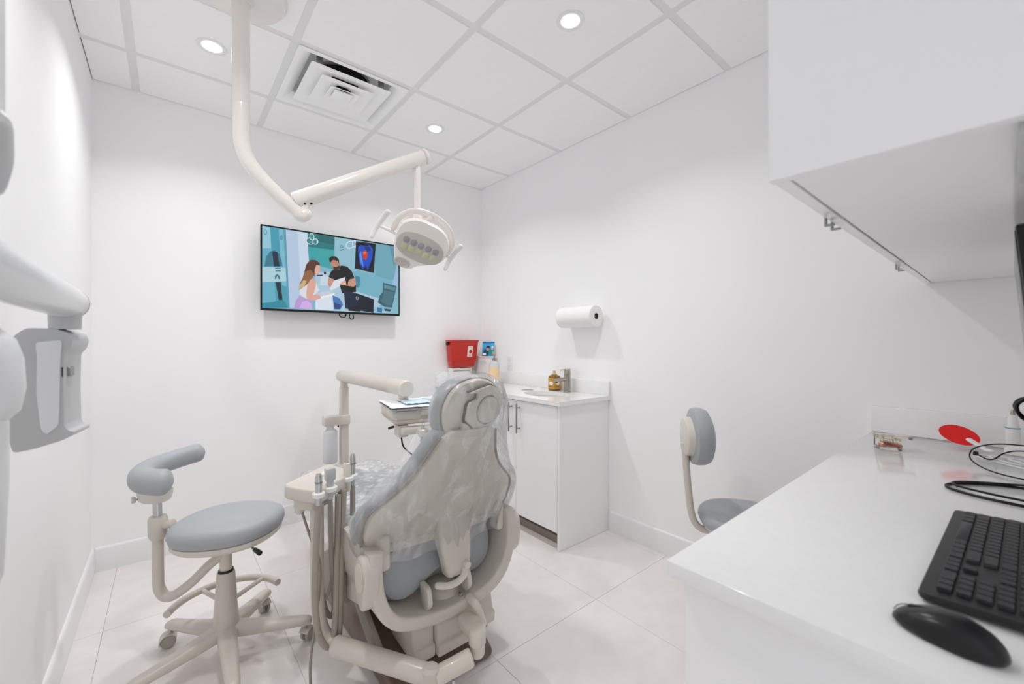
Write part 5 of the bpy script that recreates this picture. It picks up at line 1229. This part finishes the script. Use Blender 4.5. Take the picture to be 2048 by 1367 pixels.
rows = [  # (c position, [(width in units, gap before)])
    (-.050, [(1, 0)] + [(1, 1)] + [(1, 0)] * 3 + [(1, .5)] + [(1, 0)] * 3 + [(1, .5)] + [(1, 0)] * 3 + [(1, .25)] + [(1, 0)] * 2),
    (-.029, [(1, 0)] * 13 + [(2, 0)] + [(1, .25)] + [(1, 0)] * 2 + [(1, .25)] + [(1, 0)] * 3),
    (-.010, [(1.5, 0)] + [(1, 0)] * 12 + [(1.5, 0)] + [(1, .25)] + [(1, 0)] * 2 + [(1, .25)] + [(1, 0)] * 3),
    (.009, [(1.75, 0)] + [(1, 0)] * 11 + [(2.25, 0)] + [(1, 3.5)] + [(1, 0)] * 3),
    (.028, [(2.25, 0)] + [(1, 0)] * 10 + [(2.75, 0)] + [(1, 1.25)] + [(1, 1.25)] + [(1, 0)] * 3),
    (.047, [(1.25, 0)] * 3 + [(6.25, 0)] + [(1.25, 0)] * 4 + [(1, .25)] + [(1, 0)] * 2 + [(2, .25)] + [(1, 0)] * 2)]
keymesh = {}
for c, ks in rows:
    a = -KW + .014
    for w, gpre in ks:
        a += gpre * U; wd = w * U - .003; ac = a + w * U / 2; a += w * U
        if wd not in keymesh:
            bb = new(); h = .0078
            loft(bb, [[V((p[0], p[1], z)) for p in round_poly([(-wd / 2 * s + (0 if s == 1 else 0), -h * s), (wd / 2 * s, -h * s), (wd / 2 * s, h * s), (-wd / 2 * s, h * s)], .002, 2)] for s, z in ((1, 0), (.97, .004), (.90, .0055))])
            keymesh[wd] = finish('key', bb, key_mat, (0, 0, 0))
        o = bpy.data.objects.new('key', keymesh[wd]); col.objects.link(o); o.parent = kb
        p = K(ac, c, .0140 + .006 * (KD - c) / (2 * KD)) - V(WORLD_ORIGIN[kb.name]); o.location = p; o.rotation_euler = (0, 0, math.radians(-1.0))
# mouse
mp = V((-1.532, -3.150, DZ)); ma = V((-.20, -.98, 0)).normalized(); mb = V((ma.y, -ma.x, 0))
ms = thing('mouse', 'black wireless computer mouse in front of the keyboard', 'mouse', mp)
mo = [(p[0] * (1 + .0 * p[1]), p[1]) for p in superell(.056, .030, 2.3, 40)]
MF = lambda a, c, d: mp + ma * a * .93 + mb * c * .93 + V((0, 0, d * .95))
b = new(); rings = []
for s, z in ((.86, .0008), (.95, .004), (1.0, .010), (.985, .017), (.93, .024), (.82, .030), (.62, .0345), (.35, .037), (.1, .0378)):
    rings.append([MF(p[0] * s + .004 * (1 - s), p[1] * s, .0008 + (z - .0008) * (1 - .35 * ((p[0] * s - .006) / .056) ** 2)) for p in mo])
loft(b, rings); obj('shell', b, mouse_mat, ms)
b = new(); cyl(b, MF(-.034, -.003, .0235), MF(-.034, .003, .0235), .0060, seg=20, bev=.002); obj('scroll_wheel', b, dark, ms)
b = new(); tube(b, [MF(-.0555, 0, .012), MF(-.050, 0, .021), MF(-.038, 0, .0275), MF(-.015, 0, .0345)], .0006, 6, 4); obj('button_split', b, black_gloss, ms)
# monitor
mt = thing('computer_monitor', 'black computer monitor at the right edge of the desk', 'monitor', (-.97, -3.25, DZ))
MM = Matrix.Translation(V((0, -3.232, 1.19))) @ Matrix.Rotation(math.radians(-4.5), 4, 'X')
def MB(x0, x1, y0, y1, z0, z1, bev=.003):
    bb = new(); box(bb, x0, x1, y0, y1, z0, z1, bev); bmesh.ops.transform(bb, matrix=MM, verts=bb.verts); return bb
obj('panel', MB(-1.245, -.705, -.03, .008, -.10, .255, .004), dark, mt)
obj('screen', MB(-1.237, -.713, .0082, .0092, -.085, .247, .0002), black_gloss, mt)
b = new(); box(b, -1.01, -.94, -3.325, -3.265, DZ + .012, 1.26, .006); obj('stand_neck', b, dark, mt)
b = new(); box(b, -1.10, -.85, -3.40, -3.275, DZ + .0005, DZ + .012, .004); obj('stand_foot', b, dark, mt)
# red curing-light shield paddle
ps = thing('curing_shield', 'bright red oval light shield with white handle lying on the desk', 'light shield', (-.20, -3.10, DZ))
c0 = V((-.165, -3.082, DZ + .050)); u1 = V((-.50, -.70, -.34)).normalized(); u2 = V((.80, -.30, .52)); u2 = (u2 - u1 * u2.dot(u1)).normalized(); un = u1.cross(u2)
so = [(p[0] * .055, p[1] * .040) for p in superell(1, 1, 2.1, 40)]
b = new(); prism(b, so, lambda a, c, d: c0 + u1 * a + u2 * c + un * d, -.0015, .0015, .0006, 1); obj('shield', b, bright_red, ps, 'red oval shield')
b = new(); tube(b, [c0 + u1 * .035 + un * .002, c0 + u1 * .06, c0 + u1 * .085 - V((0, 0, .001)), c0 + u1 * .100 + V((0, 0, .004))], [.0095, .007], 14, 5, flat=(1.2, .7), round_end=True); obj('handle', b, white_plastic, ps)
# clear typodont model
ty = thing('teeth_model', 'small clear acrylic jaw model with cream teeth on the desk', 'teeth model', (-.36, -2.93, DZ))
tp = V((-.355, -2.925, DZ)); 
tu = V((.62, -.78, 0)); tv_ = V((.78, .62, 0))
TT = lambda a, c, d: tp + tu * a + tv_ * c + V((0, 0, d))
b = new(); prism(b, round_poly([(-.030, -.026), (.030, -.026), (.034, .02), (.02, .03), (-.02, .03), (-.034, .02)], .008, 3), TT, .0005, .012, .002, 2); obj('lower_base', b, acrylic, ty)
b = new(); prism(b, round_poly([(-.036, -.026), (.062, -.026), (.062, .018), (.02, .03), (-.02, .03), (-.036, .02)], .006, 3), TT, .040, .050, .002, 2); obj('upper_base', b, acrylic, ty)
b = new(); tube(b, [TT(.03 * math.cos(q) * .85, -.022 + .045 * math.sin(q), .0165) for q in [PI * k / 12 for k in range(13)]], .0055, 10, 2); obj('gum', b, gum_pink, ty)
for k in range(11):
    q = PI * (k + .5) / 11
    for z0, z1 in ((.0165, .0265), (.041, .030)):
        b = new(); p = TT(.0255 * math.cos(q), -.022 + .045 * math.sin(q), z0); p2 = TT(.0255 * math.cos(q), -.022 + .045 * math.sin(q), z1)
        cyl(b, p, p2, .0038, .0032, 10, .001); obj('tooth', b, tooth_cream, ty)
b = new(); cyl(b, TT(.050, -.0265, .045), TT(.050, -.030, .045), .005, seg=14); obj('hinge_pin', b, steel, ty)
for sgn in (-1, 1):
    b = new(); cyl(b, TT(sgn * .028, .022, .012), TT(sgn * .028, .022, .040), .002, seg=8); obj('pin', b, steel, ty)
# curing light wand on its charger
cw = thing('curing_light', 'white pen-shaped curing light standing in its charger base', 'curing light', (-.10, -3.205, DZ))
wp = V((-.115, -3.2015, DZ))
b = new(); loft(b, [[V((wp.x + .008 + p[0] * s, wp.y - .025 + p[1] * s, DZ + z)) for p in round_poly([(-.04, -.06), (.045, -.06), (.045, .045), (-.04, .045)], .02, 4)] for s, z in ((1, .0005), (1, .012), (.9, .026), (.7, .030))]); obj('charger', b, white_plastic, cw)
b = new(); lathe(b, [(0, .028), (.0165, .028), (.0175, .06), (.0165, .085), (.0150, .0865), (.0125, .10), (.0105, .125), (.0085, .130), (0, .131)], wp, 24); wd = obj('wand', b, white_plastic, cw)
b = new(); lathe(b, [(.0172, .0845), (.0180, .086), (.0172, .0875)], wp, 24); obj('ring', b, blue_ring, wd, 'thin teal ring')
b = new(); lathe(b, [(0, .131), (.0062, .131), (.0058, .140), (.003, .147), (0, .1475)], wp, 16); obj('tip', b, nickel, wd)
# cables
def cable(label, pts, r, m=cable_black, nm='cable'):
    b = new(); tube(b, pts, r, 10, 8); return solo(nm, b, m, label, 'cable')
z0 = DZ + .0035
cable('thick black cable looped on the desk behind the keyboard', [(-.80, -3.33, z0), (-.80, -3.22, z0), (-.79, -3.15, z0), (-.765, -3.105, z0), (-.735, -3.092, z0), (-.700, -3.105, z0), (-.655, -3.15, z0), (-.625, -3.20, z0), (-.615, -3.30, z0)], .0032)
cable('second black cable loop nested inside the thick one on the desk', [(-.775, -3.33, z0 + .0062), (-.775, -3.22, z0 + .0062), (-.765, -3.155, z0 + .0062), (-.745, -3.112, z0 + .0062), (-.715, -3.104, z0 + .0062), (-.68, -3.13, z0 + .0062), (-.635, -3.19, z0 + .0062), (-.60, -3.25, z0 + .0062), (-.60, -3.33, z0 + .0062)], .0028)
cable('thin black wire standing in a tall arc beside the red shield', [(-.52, -3.33, z0), (-.515, -3.23, z0), (-.48, -3.17, z0), (-.43, -3.135, DZ + .008), (-.40, -3.118, DZ + .022), (-.375, -3.125, DZ + .045), (-.36, -3.16, DZ + .062), (-.35, -3.21, DZ + .068), (-.34, -3.30, DZ + .066)], .0019)
cable('thin black wire with round plug lying by the white handle', [(-.345, -3.128, DZ + .026), (-.34, -3.15, DZ + .012), (-.32, -3.165, DZ + .012), (-.30, -3.185, DZ + .030), (-.29, -3.22, DZ + .042), (-.285, -3.31, DZ + .046)], .0020)
b = new(); lathe(b, [(0, 0), (.006, .0), (.0065, .004), (.005, .012), (0, .013)], (-.345, -3.128, DZ + .020), 16); solo('cable_plug', b, dark, 'small round black plug at the end of a thin wire', 'plug')
cable('pale grey cable coil lying under the black wires', [(-.40, -3.30, z0), (-.36, -3.22, z0), (-.30, -3.15, z0), (-.26, -3.125, z0), (-.235, -3.14, z0), (-.24, -3.18, z0), (-.285, -3.22, z0), (-.33, -3.235, z0 + .004), (-.345, -3.21, z0 + .005), (-.31, -3.17, z0 + .005), (-.27, -3.155, z0 + .005), (-.25, -3.19, z0 + .004), (-.26, -3.30, z0 + .003)], .0028, cable_white)
cable('bundled black cable hanging below the monitor', [(-.90, -3.29, 1.14), (-.905, -3.235, 1.145), (-.912, -3.208, 1.128), (-.905, -3.214, 1.100), (-.89, -3.24, 1.085), (-.885, -3.215, 1.10), (-.895, -3.205, 1.125), (-.885, -3.225, 1.140), (-.87, -3.29, 1.13)], .0035)
